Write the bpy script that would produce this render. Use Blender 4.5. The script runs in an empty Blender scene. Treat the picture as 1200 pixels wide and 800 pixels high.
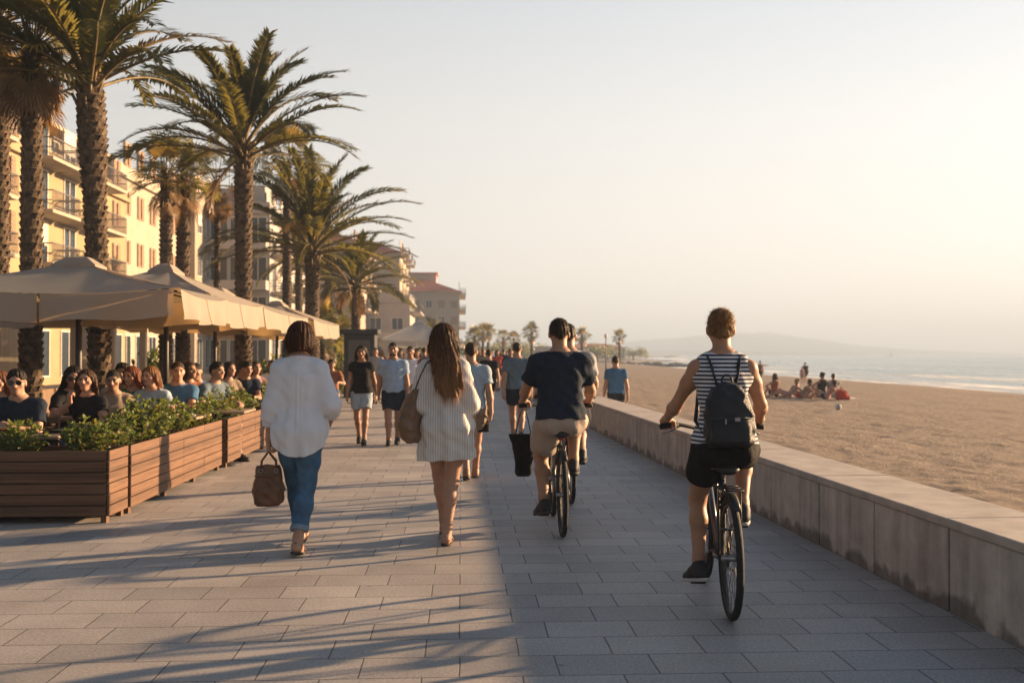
import bpy, bmesh, math, random
import numpy as np
from mathutils import Vector, Matrix, noise as mnoise
R = math.radians
random.seed(11)
rng = np.random.default_rng(7)
scene = bpy.context.scene
COL = scene.collection

# ---------------------------------------------------------------- camera
CAM_H = 1.5
FPX = 1200 * 35 / 36
YAW = math.atan(60 / FPX)
PITCH = math.atan(14 / FPX)
cam = bpy.data.cameras.new('camera')
cam.lens = 35; cam.sensor_width = 36; cam.sensor_fit = 'HORIZONTAL'
cam.clip_start = 0.1; cam.clip_end = 20000
cam.dof.use_dof = True; cam.dof.focus_distance = 7.0; cam.dof.aperture_fstop = 2.6
camo = bpy.data.objects.new('camera', cam); COL.objects.link(camo)
camo.location = (0, 0, CAM_H)
camo.rotation_euler = (R(90) + PITCH, 0, -YAW)
scene.camera = camo
_CM = camo.rotation_euler.to_matrix()
def at(px, py, D):
    """world point on the plane Y = D seen at photo pixel (px, py)"""
    v = _CM @ Vector(((px - 600) / FPX, (400 - py) / FPX, -1))
    v *= D / v.y
    return Vector((v.x, v.y, v.z + CAM_H))
def gx(px, D):
    return at(px, 414, D).x
def gz(py, D, px=540):
    return at(px, py, D).z

# ---------------------------------------------------------------- light
SUN_EL = R(11.0); SUN_AZ = R(23.0)          # azimuth from +X towards +Y
sd = Vector((math.cos(SUN_EL) * math.cos(SUN_AZ), math.cos(SUN_EL) * math.sin(SUN_AZ), math.sin(SUN_EL)))
sl = bpy.data.lights.new('sun', 'SUN'); sl.energy = 5.0; sl.angle = R(1.0); sl.color = (1.0, 0.66, 0.37)
so = bpy.data.objects.new('sun', sl); COL.objects.link(so)
so.rotation_euler = sd.to_track_quat('Z', 'Y').to_euler()
w = bpy.data.worlds.new('World'); scene.world = w; w.use_nodes = True
nt = w.node_tree; nt.nodes.clear()
sky = nt.nodes.new('ShaderNodeTexSky'); sky.sky_type = 'NISHITA'; sky.sun_disc = False
sky.sun_elevation = SUN_EL; sky.sun_rotation = R(90) - SUN_AZ
sky.air_density = 1.0; sky.dust_density = 2.5; sky.ozone_density = 1.0; sky.altitude = 0
bg = nt.nodes.new('ShaderNodeBackground'); bg.inputs['Strength'].default_value = 0.06
wo = nt.nodes.new('ShaderNodeOutputWorld')
hs = nt.nodes.new('ShaderNodeHueSaturation'); hs.inputs['Saturation'].default_value = 0.62
nt.links.new(sky.outputs[0], hs.inputs['Color'])
# haze veil added over the sky: cream low, dim blue overhead to cool shade
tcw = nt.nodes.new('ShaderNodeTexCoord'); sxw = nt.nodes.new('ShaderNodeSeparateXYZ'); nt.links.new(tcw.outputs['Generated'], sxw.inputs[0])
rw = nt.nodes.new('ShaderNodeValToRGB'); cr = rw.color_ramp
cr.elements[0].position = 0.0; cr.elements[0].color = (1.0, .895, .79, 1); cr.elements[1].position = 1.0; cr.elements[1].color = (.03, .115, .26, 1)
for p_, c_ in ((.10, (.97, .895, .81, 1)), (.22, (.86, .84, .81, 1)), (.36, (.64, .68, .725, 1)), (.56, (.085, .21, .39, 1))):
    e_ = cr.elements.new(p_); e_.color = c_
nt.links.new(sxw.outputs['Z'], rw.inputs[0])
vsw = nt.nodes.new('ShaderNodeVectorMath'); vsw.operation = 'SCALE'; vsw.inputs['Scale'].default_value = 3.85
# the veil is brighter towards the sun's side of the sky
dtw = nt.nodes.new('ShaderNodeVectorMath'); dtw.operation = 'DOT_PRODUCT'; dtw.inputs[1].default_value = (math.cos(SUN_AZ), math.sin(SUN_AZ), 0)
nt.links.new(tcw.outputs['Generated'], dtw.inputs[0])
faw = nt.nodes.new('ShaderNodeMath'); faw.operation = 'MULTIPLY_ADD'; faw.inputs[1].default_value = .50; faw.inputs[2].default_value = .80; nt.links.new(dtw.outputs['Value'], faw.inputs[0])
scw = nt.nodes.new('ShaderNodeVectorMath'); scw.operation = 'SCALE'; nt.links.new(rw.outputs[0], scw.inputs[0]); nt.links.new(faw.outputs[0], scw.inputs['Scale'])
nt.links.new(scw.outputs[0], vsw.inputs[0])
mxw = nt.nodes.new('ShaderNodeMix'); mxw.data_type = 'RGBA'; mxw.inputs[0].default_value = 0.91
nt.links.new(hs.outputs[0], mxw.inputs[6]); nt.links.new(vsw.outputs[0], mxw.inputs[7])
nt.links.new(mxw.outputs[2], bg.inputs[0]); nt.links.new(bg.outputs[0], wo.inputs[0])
vs = scene.view_settings
vs.view_transform = 'Standard'; vs.look = 'None'; vs.gamma = 1; vs.use_curve_mapping = False; vs.exposure = 2.16
scene.cycles.use_denoising = True
scene.cycles.max_bounces = 6; scene.cycles.transparent_max_bounces = 6; scene.cycles.volume_bounces = 0
scene.cycles.sample_clamp_indirect = 4

# ---------------------------------------------------------------- materials
MATS = {}
def new_mat(name):
    m = bpy.data.materials.new(name); m.use_nodes = True
    n = m.node_tree; n.nodes.clear()
    return m, n, n.nodes, n.links
def node(n, t, **kw):
    x = n.nodes.new(t)
    for k, v in kw.items():
        if k.startswith('i_'): x.inputs[k[2:].replace('_', ' ')].default_value = v
        else: setattr(x, k, v)
    return x
def rgba(c): return (c[0], c[1], c[2], 1)
def M(name, col, var=0.15, scale=6.0, rough=0.7, bump=0.0, bscale=60.0, metal=0.0, transl=0.0, col2=None, stretch=(1, 1, 1),
      spec=0.3, sheen=0.0, coat=0.0, detail=4, tcol=None, crumple=0.0):
    """plain surface: two-tone noise colour, fine bump, optional translucency"""
    if name in MATS: return MATS[name]
    m, n, N, L = new_mat(name)
    out = node(n, 'ShaderNodeOutputMaterial'); p = node(n, 'ShaderNodeBsdfPrincipled')
    tc = node(n, 'ShaderNodeTexCoord'); mp = node(n, 'ShaderNodeMapping'); mp.inputs['Scale'].default_value = stretch
    L.new(tc.outputs['Object'], mp.inputs['Vector'])
    nz = node(n, 'ShaderNodeTexNoise'); nz.inputs['Scale'].default_value = scale; nz.inputs['Detail'].default_value = detail
    L.new(mp.outputs[0], nz.inputs['Vector'])
    rp = node(n, 'ShaderNodeValToRGB')
    a = [c * (1 - var) for c in col]; b = col2 or [min(1, c * (1 + var)) for c in col]
    rp.color_ramp.elements[0].position = 0.32; rp.color_ramp.elements[0].color = rgba(a)
    rp.color_ramp.elements[1].position = 0.68; rp.color_ramp.elements[1].color = rgba(b)
    L.new(nz.outputs['Fac'], rp.inputs[0]); L.new(rp.outputs[0], p.inputs['Base Color'])
    p.inputs['Roughness'].default_value = rough; p.inputs['Metallic'].default_value = metal
    p.inputs['Specular IOR Level'].default_value = spec
    if sheen: p.inputs['Sheen Weight'].default_value = sheen
    if coat: p.inputs['Coat Weight'].default_value = coat
    if bump:
        bn = node(n, 'ShaderNodeTexNoise'); bn.inputs['Scale'].default_value = bscale; bn.inputs['Detail'].default_value = 5
        L.new(mp.outputs[0], bn.inputs['Vector'])
        bp = node(n, 'ShaderNodeBump'); bp.inputs['Strength'].default_value = bump; bp.inputs['Distance'].default_value = 0.02
        L.new(bn.outputs['Fac'], bp.inputs['Height']); L.new(bp.outputs[0], p.inputs['Normal'])
        if crumple:
            cn = node(n, 'ShaderNodeTexNoise'); cn.inputs['Scale'].default_value = 7; cn.inputs['Detail'].default_value = 3; cn.inputs['Distortion'].default_value = 1.6
            L.new(mp.outputs[0], cn.inputs['Vector']); b2 = node(n, 'ShaderNodeBump'); b2.inputs['Strength'].default_value = crumple; b2.inputs['Distance'].default_value = .06
            L.new(cn.outputs['Fac'], b2.inputs['Height']); L.new(b2.outputs[0], bp.inputs['Normal'])
    sh = p.outputs[0]
    if transl:
        t = node(n, 'ShaderNodeBsdfTranslucent')
        if tcol: t.inputs[0].default_value = rgba(tcol)
        else: L.new(rp.outputs[0], t.inputs[0])
        mx = node(n, 'ShaderNodeMixShader'); mx.inputs[0].default_value = transl
        L.new(p.outputs[0], mx.inputs[1]); L.new(t.outputs[0], mx.inputs[2]); sh = mx.outputs[0]
    L.new(sh, out.inputs['Surface'])
    MATS[name] = m
    return m

# ---------------------------------------------------------------- objects
def tag(o, label=None, cat=None, group=None, kind=None):
    if label: o['label'] = label
    if cat: o['category'] = cat
    if group: o['group'] = group
    if kind: o['kind'] = kind
    return o
def empty(name, loc=(0, 0, 0), rz=0.0):
    o = bpy.data.objects.new(name, None); COL.objects.link(o)
    o.location = loc; o.rotation_euler = (0, 0, rz); o.empty_display_size = 0.2
    return o
def mesh_obj(name, me, mats=None, parent=None, loc=None, rz=None):
    o = bpy.data.objects.new(name, me); COL.objects.link(o)
    if mats is not None:
        for m in (mats if isinstance(mats, (list, tuple)) else [mats]): me.materials.append(m)
    if parent: o.parent = parent
    if loc is not None: o.location = loc
    if rz is not None: o.rotation_euler = (0, 0, rz)
    return o
def copy_tree(o, parent=None):
    c = o.copy(); COL.objects.link(c)
    if parent: c.parent = parent
    for ch in list(o.children): copy_tree(ch, c)
    return c
class MB:
    """collects boxes, tubes and sheets into one mesh"""
    def __init__(s): s.v = []; s.f = []; s.mi = []; s.sm = []
    def add(s, vs, fs, mi=0, smooth=False):
        o = len(s.v); s.v += [tuple(v) for v in vs]
        for f in fs: s.f.append(tuple(i + o for i in f)); s.mi.append(mi); s.sm.append(smooth)
        return s
    def box(s, x0, x1, y0, y1, z0, z1, mi=0, M_=None):
        vs = [Vector((x, y, z)) for z in (z0, z1) for y in (y0, y1) for x in (x0, x1)]
        if M_: vs = [M_ @ v for v in vs]
        return s.add(vs, [(0, 2, 3, 1), (4, 5, 7, 6), (0, 1, 5, 4), (2, 6, 7, 3), (0, 4, 6, 2), (1, 3, 7, 5)], mi)
    def tube(s, pts, rad, n=8, mi=0, caps=True, flat=None):
        """tube along points; rad a number or one per point"""
        pts = [Vector(p) for p in pts]; k = len(pts)
        rads = rad if isinstance(rad, (list, tuple)) else [rad] * k
        vs = []; fs = []
        up = Vector((0, 0, 1)); prev = None
        for i, p in enumerate(pts):
            t = (pts[min(i + 1, k - 1)] - pts[max(i - 1, 0)])
            if t.length < 1e-9: t = Vector((0, 0, 1))
            t.normalize()
            if prev is None:
                a = t.cross(up)
                if a.length < 1e-3: a = t.cross(Vector((1, 0, 0)))
            else:
                a = prev - t * prev.dot(t)
                if a.length < 1e-6: a = t.cross(up)
            a.normalize(); prev = a; b = t.cross(a)
            for j in range(n):
                an = 2 * math.pi * j / n
                vs.append(p + a * (math.cos(an) * rads[i]) + b * (math.sin(an) * rads[i] * (flat or 1)))
        for i in range(k - 1):
            for j in range(n):
                q = (j + 1) % n
                fs.append((i * n + j, i * n + q, (i + 1) * n + q, (i + 1) * n + j))
        if caps:
            fs.append(tuple(reversed(range(n)))); fs.append(tuple((k - 1) * n + j for j in range(n)))
        return s.add(vs, fs, mi, True)
    def ring(s, c, axis, r, tr, n=40, m=8, mi=0, sx=1.0):
        """torus of radius r round axis"""
        c = Vector(c); ax = Vector(axis).normalized()
        a = ax.orthogonal().normalized(); b = ax.cross(a)
        vs = []; fs = []
        for i in range(n):
            an = 2 * math.pi * i / n; d = a * math.cos(an) + b * math.sin(an)
            for j in range(m):
                q = 2 * math.pi * j / m
                vs.append(c + d * (r + tr * math.cos(q)) + ax * (tr * sx * math.sin(q)))
        for i in range(n):
            for j in range(m):
                i2 = (i + 1) % n; j2 = (j + 1) % m
                fs.append((i * m + j, i2 * m + j, i2 * m + j2, i * m + j2))
        return s.add(vs, fs, mi, True)
    def disc(s, c, axis, r, th, n=24, mi=0):
        ax = Vector(axis).normalized()
        return s.tube([Vector(c) - ax * th / 2, Vector(c) + ax * th / 2], r, n, mi)
    def mesh(s, name, bevel=0):
        me = bpy.data.meshes.new(name); me.from_pydata(s.v, [], s.f)
        me.polygons.foreach_set('material_index', s.mi); me.polygons.foreach_set('use_smooth', s.sm)
        me.update()
        if bevel:
            bm = bmesh.new(); bm.from_mesh(me)
            es = [e for e in bm.edges if e.is_manifold and e.calc_face_angle(0) > 0.7]
            bmesh.ops.bevel(bm, geom=es, offset=bevel, segments=1, affect='EDGES')
            bm.to_mesh(me); bm.free()
        return me
    def build(s, name, mats, parent=None, loc=None, rz=None, bevel=0):
        return mesh_obj(name, s.mesh(name, bevel), mats, parent, loc, rz)
# ================================================================ people
def smin(a, b, k):
    if k <= 0: return np.minimum(a, b)
    h = np.maximum(k - np.abs(a - b), 0) / k
    return np.minimum(a, b) - h * h * k * 0.25
class Field:
    def __init__(s, lo, hi, h):
        s.h = h; s.lo = np.array(lo, float)
        n = np.ceil((np.array(hi) - s.lo) / h).astype(int) + 1
        s.ax = [s.lo[i] + h * np.arange(n[i]) for i in range(3)]
        s.f = np.full(n, 9.0, np.float32)
    def sub(s, lo, hi):
        i0 = [max(0, int((lo[i] - s.lo[i]) / s.h) - 1) for i in range(3)]
        i1 = [min(len(s.ax[i]), int((hi[i] - s.lo[i]) / s.h) + 2) for i in range(3)]
        sl = tuple(slice(i0[i], max(i0[i], i1[i])) for i in range(3))
        return sl, s.ax[0][sl[0]][:, None, None], s.ax[1][sl[1]][None, :, None], s.ax[2][sl[2]][None, None, :]
    def put(s, fn, lo, hi, k=0.0, mode='add'):
        pad = k + 3 * s.h
        sl, x, y, z = s.sub(np.array(lo) - pad, np.array(hi) + pad)
        if 0 in s.f[sl].shape: return
        d = fn(x, y, z).astype(np.float32)
        if mode == 'add': s.f[sl] = smin(s.f[sl], d, k)
        else: s.f[sl] = -smin(-s.f[sl], d, k)          # carve d out
    def cutall(s, fn):
        x, y, z = s.ax[0][:, None, None], s.ax[1][None, :, None], s.ax[2][None, None, :]
        s.f = np.maximum(s.f, fn(x, y, z).astype(np.float32))
    def disp(s, fn):
        x, y, z = s.ax[0][:, None, None], s.ax[1][None, :, None], s.ax[2][None, None, :]
        s.f = s.f + fn(x, y, z).astype(np.float32)
    # primitives
    def chain(s, pts, rads, k=0.02, cut0=False, cut1=False, ki=0.0):
        pts = [np.array(p, float) for p in pts]
        P = np.array(pts); rm = max(rads)
        def fn(x, y, z):
            D = None
            for i in range(len(pts) - 1):
                a, b = pts[i], pts[i + 1]; ba = b - a; L2 = float(ba @ ba) + 1e-12
                px, py, pz = x - a[0], y - a[1], z - a[2]
                dt = (px * ba[0] + py * ba[1] + pz * ba[2]) / L2
                t = np.clip(dt, 0, 1)
                d = np.sqrt((px - t * ba[0]) ** 2 + (py - t * ba[1]) ** 2 + (pz - t * ba[2]) ** 2) - (rads[i] + (rads[i + 1] - rads[i]) * t)
                if cut0 and i == 0: d = np.maximum(d, -dt * math.sqrt(L2))
                if cut1 and i == len(pts) - 2: d = np.maximum(d, (dt - 1) * math.sqrt(L2))
                D = d if D is None else (smin(D, d, ki) if ki else np.minimum(D, d))
            return D
        s.put(fn, P.min(0) - rm, P.max(0) + rm, k)
    def ell(s, c, r, Rm=None, k=0.02, mode='add'):
        c = np.array(c, float); r = np.array(r, float); rm = r.max(); Q = np.eye(3) if Rm is None else Rm
        def fn(x, y, z):
            px, py, pz = x - c[0], y - c[1], z - c[2]
            u = (px * Q[0, 0] + py * Q[1, 0] + pz * Q[2, 0]) / r[0]
            v = (px * Q[0, 1] + py * Q[1, 1] + pz * Q[2, 1]) / r[1]
            w_ = (px * Q[0, 2] + py * Q[1, 2] + pz * Q[2, 2]) / r[2]
            q = np.sqrt(u * u + v * v + w_ * w_)
            g = np.sqrt((u / r[0]) ** 2 + (v / r[1]) ** 2 + (w_ / r[2]) ** 2) + 1e-9
            return q * (q - 1) / g
        s.put(fn, c - rm, c + rm, k, mode)
    def loft(s, o, Q, tab, k=0.02, n=2.2, wob=None):
        """elliptic sections (z, cx, cy, a, b) in the frame (o, Q)"""
        tab = np.array(tab, float); o = np.array(o, float)
        rm = max(tab[:, 3].max(), tab[:, 4].max()) + np.abs(tab[:, 1:3]).max()
        ends = np.array([o + Q @ np.array([0, 0, tab[0, 0]]), o + Q @ np.array([0, 0, tab[-1, 0]])])
        zz = np.linspace(tab[0, 0], tab[-1, 0], 160)
        def sm(c):
            y = np.interp(zz, tab[:, 0], tab[:, c]); kk = np.array([1, 2, 3, 4, 3, 2, 1.]) ; kk /= kk.sum()
            return np.convolve(np.pad(y, 3, 'edge'), kk, 'valid')
        T = [sm(c) for c in (1, 2, 3, 4)]
        def fn(x, y, z):
            px, py, pz = x - o[0], y - o[1], z - o[2]
            u = px * Q[0, 0] + py * Q[1, 0] + pz * Q[2, 0]
            v = px * Q[0, 1] + py * Q[1, 1] + pz * Q[2, 1]
            w_ = px * Q[0, 2] + py * Q[1, 2] + pz * Q[2, 2]
            i = np.clip((w_ - zz[0]) / (zz[-1] - zz[0]) * 159, 0, 159)
            i0 = i.astype(np.int32); 
            a = T[2][i0]; b = T[3][i0]
            uu = (u - T[0][i0]); vv = (v - T[1][i0])
            r = (np.abs(uu / a) ** n + np.abs(vv / b) ** n) ** (1 / n)
            d = (r - 1) * np.minimum(a, b)
            if wob: d = d + wob(uu, vv, w_, np.arctan2(vv / b, uu / a))
            return np.maximum(d, np.maximum(zz[0] - w_, w_ - zz[-1]))
        s.put(fn, ends.min(0) - rm, ends.max(0) + rm, k)
    def mesh(s, name):
        f, h = s.f, s.h
        f = np.pad(f, 1, constant_values=9.0); lo = s.lo - h
        S = f < 0
        if not S.any(): return None
        n = np.array(f.shape) - 1
        cnt = np.zeros(n, np.uint8)
        offs = [(i, j, k) for i in (0, 1) for j in (0, 1) for k in (0, 1)]
        for (i, j, k) in offs: cnt += S[i:i + n[0], j:j + n[1], k:k + n[2]]
        act = (cnt > 0) & (cnt < 8)
        ci = np.argwhere(act)
        idx = np.full(n, -1, np.int32); idx[act] = np.arange(len(ci))
        cv = {o: f[ci[:, 0] + o[0], ci[:, 1] + o[1], ci[:, 2] + o[2]] for o in offs}
        pos = np.zeros((len(ci), 3)); num = np.zeros(len(ci))
        for a in offs:
            for ax in range(3):
                if a[ax]: continue
                b = list(a); b[ax] = 1; b = tuple(b)
                fa, fb = cv[a], cv[b]; mk = (fa < 0) != (fb < 0)
                t = np.where(mk, fa / np.where(mk, fa - fb, 1), 0)
                for d in range(3):
                    pos[:, d] += mk * (a[d] + (t if d == ax else 0))
                num += mk
        V = lo + h * (ci + pos / num[:, None])
        faces = []
        for ax in range(3):
            o1, o2 = [q for q in range(3) if q != ax]
            A = np.take(S, range(0, S.shape[ax] - 1), ax); B = np.take(S, range(1, S.shape[ax]), ax)
            e = np.argwhere(A != B)
            e = e[(e[:, o1] > 0) & (e[:, o2] > 0) & (e[:, o1] < n[o1]) & (e[:, o2] < n[o2])]
            st = S[e[:, 0], e[:, 1], e[:, 2]]
            def cell(d1, d2):
                c = e.copy(); c[:, o1] -= d1; c[:, o2] -= d2
                return idx[c[:, 0], c[:, 1], c[:, 2]]
            q = np.stack([cell(1, 1), cell(0, 1), cell(0, 0), cell(1, 0)], 1)
            flip = st if ax != 1 else ~st
            q[~flip] = q[~flip][:, ::-1]
            faces.append(q)
        Fq = np.concatenate(faces)
        Fq = Fq[(Fq >= 0).all(1)]
        # one smoothing pass
        for _ in range(2):
            acc = np.zeros_like(V); c = np.zeros(len(V))
            for i in range(4):
                a, b = Fq[:, i], Fq[:, (i + 1) % 4]
                np.add.at(acc, a, V[b]); np.add.at(c, a, 1); np.add.at(acc, b, V[a]); np.add.at(c, b, 1)
            V = V * 0.5 + 0.5 * acc / np.maximum(c, 1)[:, None]
        me = bpy.data.meshes.new(name)
        me.vertices.add(len(V)); me.vertices.foreach_set('co', V.astype(np.float32).ravel())
        me.loops.add(len(Fq) * 4); me.loops.foreach_set('vertex_index', Fq.astype(np.int32).ravel())
        me.polygons.add(len(Fq)); me.polygons.foreach_set('loop_start', np.arange(0, len(Fq) * 4, 4, dtype=np.int32))
        me.polygons.foreach_set('use_smooth', np.ones(len(Fq), bool))
        me.update(calc_edges=True)
        s.V, s.Fq = V, Fq
        return me
def rot(ax, deg):
    return np.array(Matrix.Rotation(R(deg), 3, ax))
def npv(*a): return np.array(a, float)
def unit(v): v = np.array(v, float); return v / (np.linalg.norm(v) + 1e-12)
def ik(a, t, l1, l2, pole):
    a, t = np.array(a, float), np.array(t, float)
    d = t - a; L = np.linalg.norm(d)
    if L > (l1 + l2) * 0.995: t = a + d / L * (l1 + l2) * 0.995; d = t - a; L = np.linalg.norm(d)
    u = d / L
    q = (l1 * l1 - l2 * l2 + L * L) / (2 * L); hgt = math.sqrt(max(l1 * l1 - q * q, 0))
    p = np.array(pole, float); p = p - u * (p @ u); p = unit(p)
    return a + u * q + p * hgt, t
def wrinkle(seed, amp, fz=9.0, fa=26.0):
    r = np.random.default_rng(seed); ph = r.uniform(0, 6.28, 8)
    def fn(u, v, w_, ang):
        g = np.sin(u * fa + ph[0] + 1.3 * np.sin(w_ * fz + ph[1])) * np.sin(v * fa * .9 + ph[2] + np.sin(w_ * fz * 1.3 + ph[3]))
        g = g + 0.7 * np.sin((u + w_ * .8) * fa * 1.4 + ph[4] + 1.1 * np.sin(v * 14 + ph[5])) * np.sin((v - w_ * .5) * fa + ph[6])
        return amp * g
    return fn
def xwrinkle(seed, amp, f=30.0):
    r = np.random.default_rng(seed + 77); ph = r.uniform(0, 6.28, 6)
    return lambda x, y, z: amp * (np.sin(x * f + ph[0] + 1.4 * np.sin(z * f * .5 + ph[1])) * np.sin(y * f * 1.1 + ph[2] + np.sin(z * f * .4))
                                  + .8 * np.sin((z + x * .7) * f * 1.2 + ph[3] + 1.2 * np.sin(y * f * .6 + ph[4])))
TORSO_F = [(-.11, 0, -.005, .07, .07), (-.06, 0, -.01, .135, .10), (0, 0, -.012, .168, .118), (.06, 0, -.008, .162, .11), (.13, 0, 0, .138, .096), (.20, 0, .008, .122, .086), (.28, 0, .01, .128, .09),
           (.36, 0, .008, .142, .10), (.43, 0, .0, .142, .098), (.485, 0, -.004, .118, .085), (.53, 0, -.006, .082, .066), (.565, 0, -.004, .062, .058)]
TORSO_M = [(-.11, 0, -.005, .07, .07), (-.06, 0, -.01, .13, .10), (0, 0, -.01, .160, .115), (.07, 0, -.005, .156, .112), (.14, 0, .004, .150, .108), (.20, 0, .008, .148, .106), (.28, 0, .01, .158, .11),
           (.36, 0, .008, .174, .118), (.43, 0, .0, .172, .115), (.49, 0, -.006, .142, .096), (.535, 0, -.008, .092, .072), (.57, 0, -.006, .066, .062)]
SKIN = {}
def skin_mat(c):
    k = 'skin%.2f' % c[0]
    return M(k, c, var=.10, scale=14, rough=.55, bump=.05, bscale=220, spec=.35, sheen=.05)
IRIS = M('iris', (.05, .03, .02), rough=.2); EYEW = M('eye_white', (.6, .57, .52), rough=.3); LIP = M('lip', (.30, .11, .085), rough=.45)
class Person:
    def __init__(s, label, loc, yaw, H=1.70, female=True, pelvis=(0, 0, .90), lean=2, side=0, twist=0, head=(0, 0), feet=None, hands=None,
                 skin=(.42, .25, .17), hair=(.05, .03, .02), h=.006, knee=None, elbow=None, group=None, sh=None, build=1.0):
        s.h = h; s.sc = H / 1.70; s.fem = female; s.children = []
        s.body_k = build
        s.T = np.array(TORSO_F if female else TORSO_M) * npv(1, 1, 1, build, build)
        s.P = npv(*pelvis)
        s.Q = rot('Z', twist) @ rot('Y', side) @ rot('X', -lean)
        w = s.Q
        sx = sh or (.150 if female else .178)
        s.tp = lambda x, y, z: s.P + s.Q @ npv(x, y, z)
        s.sh = [s.tp(-sx, -.005, .468), s.tp(sx, -.005, .468)]
        s.hip = [s.P + rot('Z', twist) @ npv(-.088, 0, -.005), s.P + rot('Z', twist) @ npv(.088, 0, -.005)]
        s.HQ = rot('Z', -head[0]) @ rot('X', -head[1])
        s.nk = s.tp(0, .0, .545)
        s.hc = s.nk + s.Q @ npv(0, .02, .04) + s.HQ @ npv(0, .022, .128)
        s.feet = feet or [((-.09, 0, .085), 0, 0), ((.09, 0, .085), 0, 0)]
        s.hands = hands or [((-.27, .04, .80), (0, .1, -1), (1, 0, 0), 22), ((.27, .04, .80), (0, .1, -1), (-1, 0, 0), 22)]
        kp = knee or [(-.08, 1, .1), (.08, 1, .1)]
        ep = elbow or [(-.5, -1, -.1), (.5, -1, -.1)]
        s.kn, s.an, s.el, s.wr = [], [], [], []
        for i in (0, 1):
            k, a = ik(s.hip[i], s.feet[i][0], .425, .405, kp[i]); s.kn.append(k); s.an.append(a)
            e, wv = ik(s.sh[i], s.hands[i][0], .285, .25, ep[i]); s.el.append(e); s.wr.append(wv)
        s.skin = skin; s.haircol = hair
        allp = np.array(s.an + s.wr + s.kn + s.el + s.sh + [s.hc, s.P])
        s.lo = allp.min(0) - npv(.24, .24, .13); s.hi = allp.max(0) + npv(.24, .24, .19)
        s.lo[2] = max(s.lo[2], -.02) if s.lo[2] > -.3 else s.lo[2]
        s.root = None
        s._body(label, loc, yaw, group)
    def footframe(s, i):
        (a, yw, pt) = s.feet[i]
        Q = rot('Z', -yw) @ rot('X', pt)      # + pitch raises the toe
        return s.an[i], Q
    def _body(s, label, loc, yaw, group):
        F = Field(s.lo, s.hi, s.h); b = s.body_k; g = (.95 if s.fem else 1.06) * b
        F.loft(s.P, s.Q, s.T, k=.02)
        for sg in (-1, 1):
            F.ell(s.tp(sg * .075, -.055, -.03), (.085 * b, .08, .085), k=.04)
            if s.fem: F.ell(s.tp(sg * .068, .078, .35), (.055, .05, .055), k=.04)
        F.chain([s.tp(0, -.008, .50), s.nk + s.Q @ npv(0, .0, .03), s.hc + s.HQ @ npv(0, -.02, -.05)], [.062, .052 if s.fem else .06, .055 if s.fem else .062], k=.035)
        for i, sg in ((0, -1), (1, 1)):
            # arm
            F.chain([s.tp(sg * .02, -.008, .545), s.tp(sg * .09, -.006, .512), s.sh[i] + s.Q @ npv(-sg * .012, 0, .0)], [.045, .042, .056 * g], k=.04)
            sh, el, wr = s.sh[i], s.el[i], s.wr[i]
            F.chain([sh, sh * .6 + el * .4, el], [.056 * g, .048 * g, .038 * g], k=.03, ki=.03)
            F.chain([el, el * .72 + wr * .28, wr], [.037 * g, .041 * g, .0265 * g], k=.02, ki=.03)
            s._hand(F, i, sg)
            # leg
            hp, kn, an = s.hip[i], s.kn[i], s.an[i]
            back = unit(np.cross(np.cross(an - hp, kn - hp), an - kn)) if np.linalg.norm(np.cross(an - hp, kn - hp)) > 1e-4 else npv(0, -1, 0)
            sd_ = kn - (hp + an) / 2; back = -unit(sd_ - (an - kn) * ((sd_ @ (an - kn)) / ((an - kn) @ (an - kn) + 1e-9)) + npv(0, 1e-4, 0))
            F.chain([hp, hp * .5 + kn * .5, kn], [.094 * g, .076 * g, .054 * g], k=.04, ki=.04)
            F.chain([kn, kn * .68 + an * .32 + back * .013, an * .9 + kn * .1, an], [.052 * g, .054 * g, .036 * g, .036 * g], k=.03, ki=.03)
            a, Q = s.footframe(i)
            p = lambda x, y, z: a + Q @ npv(x, y, z)
            F.chain([p(0, 0, 0), p(0, -.035, -.045)], [.036, .032], k=.02)
            F.chain([p(0, -.03, -.05), p(0, .09, -.058), p(sg * .005, .15, -.064)], [.032, .034, .022], k=.02)
            F.chain([p(-sg * .018, .085, -.064), p(-sg * .02, .155, -.066)], [.024, .017], k=.015)
            F.chain([p(0, .03, -.02), p(0, .10, -.05)], [.036, .03], k=.02)
        s._head(F)
        me = F.mesh('person')
        # face colours
        V, Fq = F.V, F.Fq
        fc = V[Fq].mean(1); lc = (fc - s.hc) @ s.HQ
        mi = np.zeros(len(fc), np.int32)
        for sg in (-1, 1):
            de = np.sqrt(((lc - npv(sg * .031, .086, .005)) * npv(1, .5, 2.3)) ** 2 @ np.ones(3))
            mi[de < .0125] = 2; mi[(de < .0135) & (np.abs(lc[:, 0] - sg * .031) < (.0058 if s.h < .0062 else .010))] = 3
            lash = (np.abs(lc[:, 0] - sg * .031) < .015) & (np.abs(lc[:, 2] - .0125) < .003 + s.h * .2) & (lc[:, 1] > .07)
            mi[lash] = 4
            br = (np.abs(lc[:, 0] - sg * .033) < .02) & (np.abs(lc[:, 2] - .026 - .02 * (.02 - np.abs(lc[:, 0] - sg * .03))) < .0045) & (lc[:, 1] > .06)
            mi[br] = 4
        lp = (np.abs(lc[:, 0]) < .023) & (np.abs(lc[:, 2] + .058) < .009) & (lc[:, 1] > .07)
        mi[lp] = 1
        me.polygons.foreach_set('material_index', mi)
        hm = hair_mat(s.haircol)
        me.vertices.foreach_set('co', (V * s.sc).astype(np.float32).ravel()); me.update()
        s.root = mesh_obj('person', me, [skin_mat(s.skin), LIP, EYEW, IRIS, hm], loc=loc, rz=R(yaw))
        tag(s.root, label, 'person', group)
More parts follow.
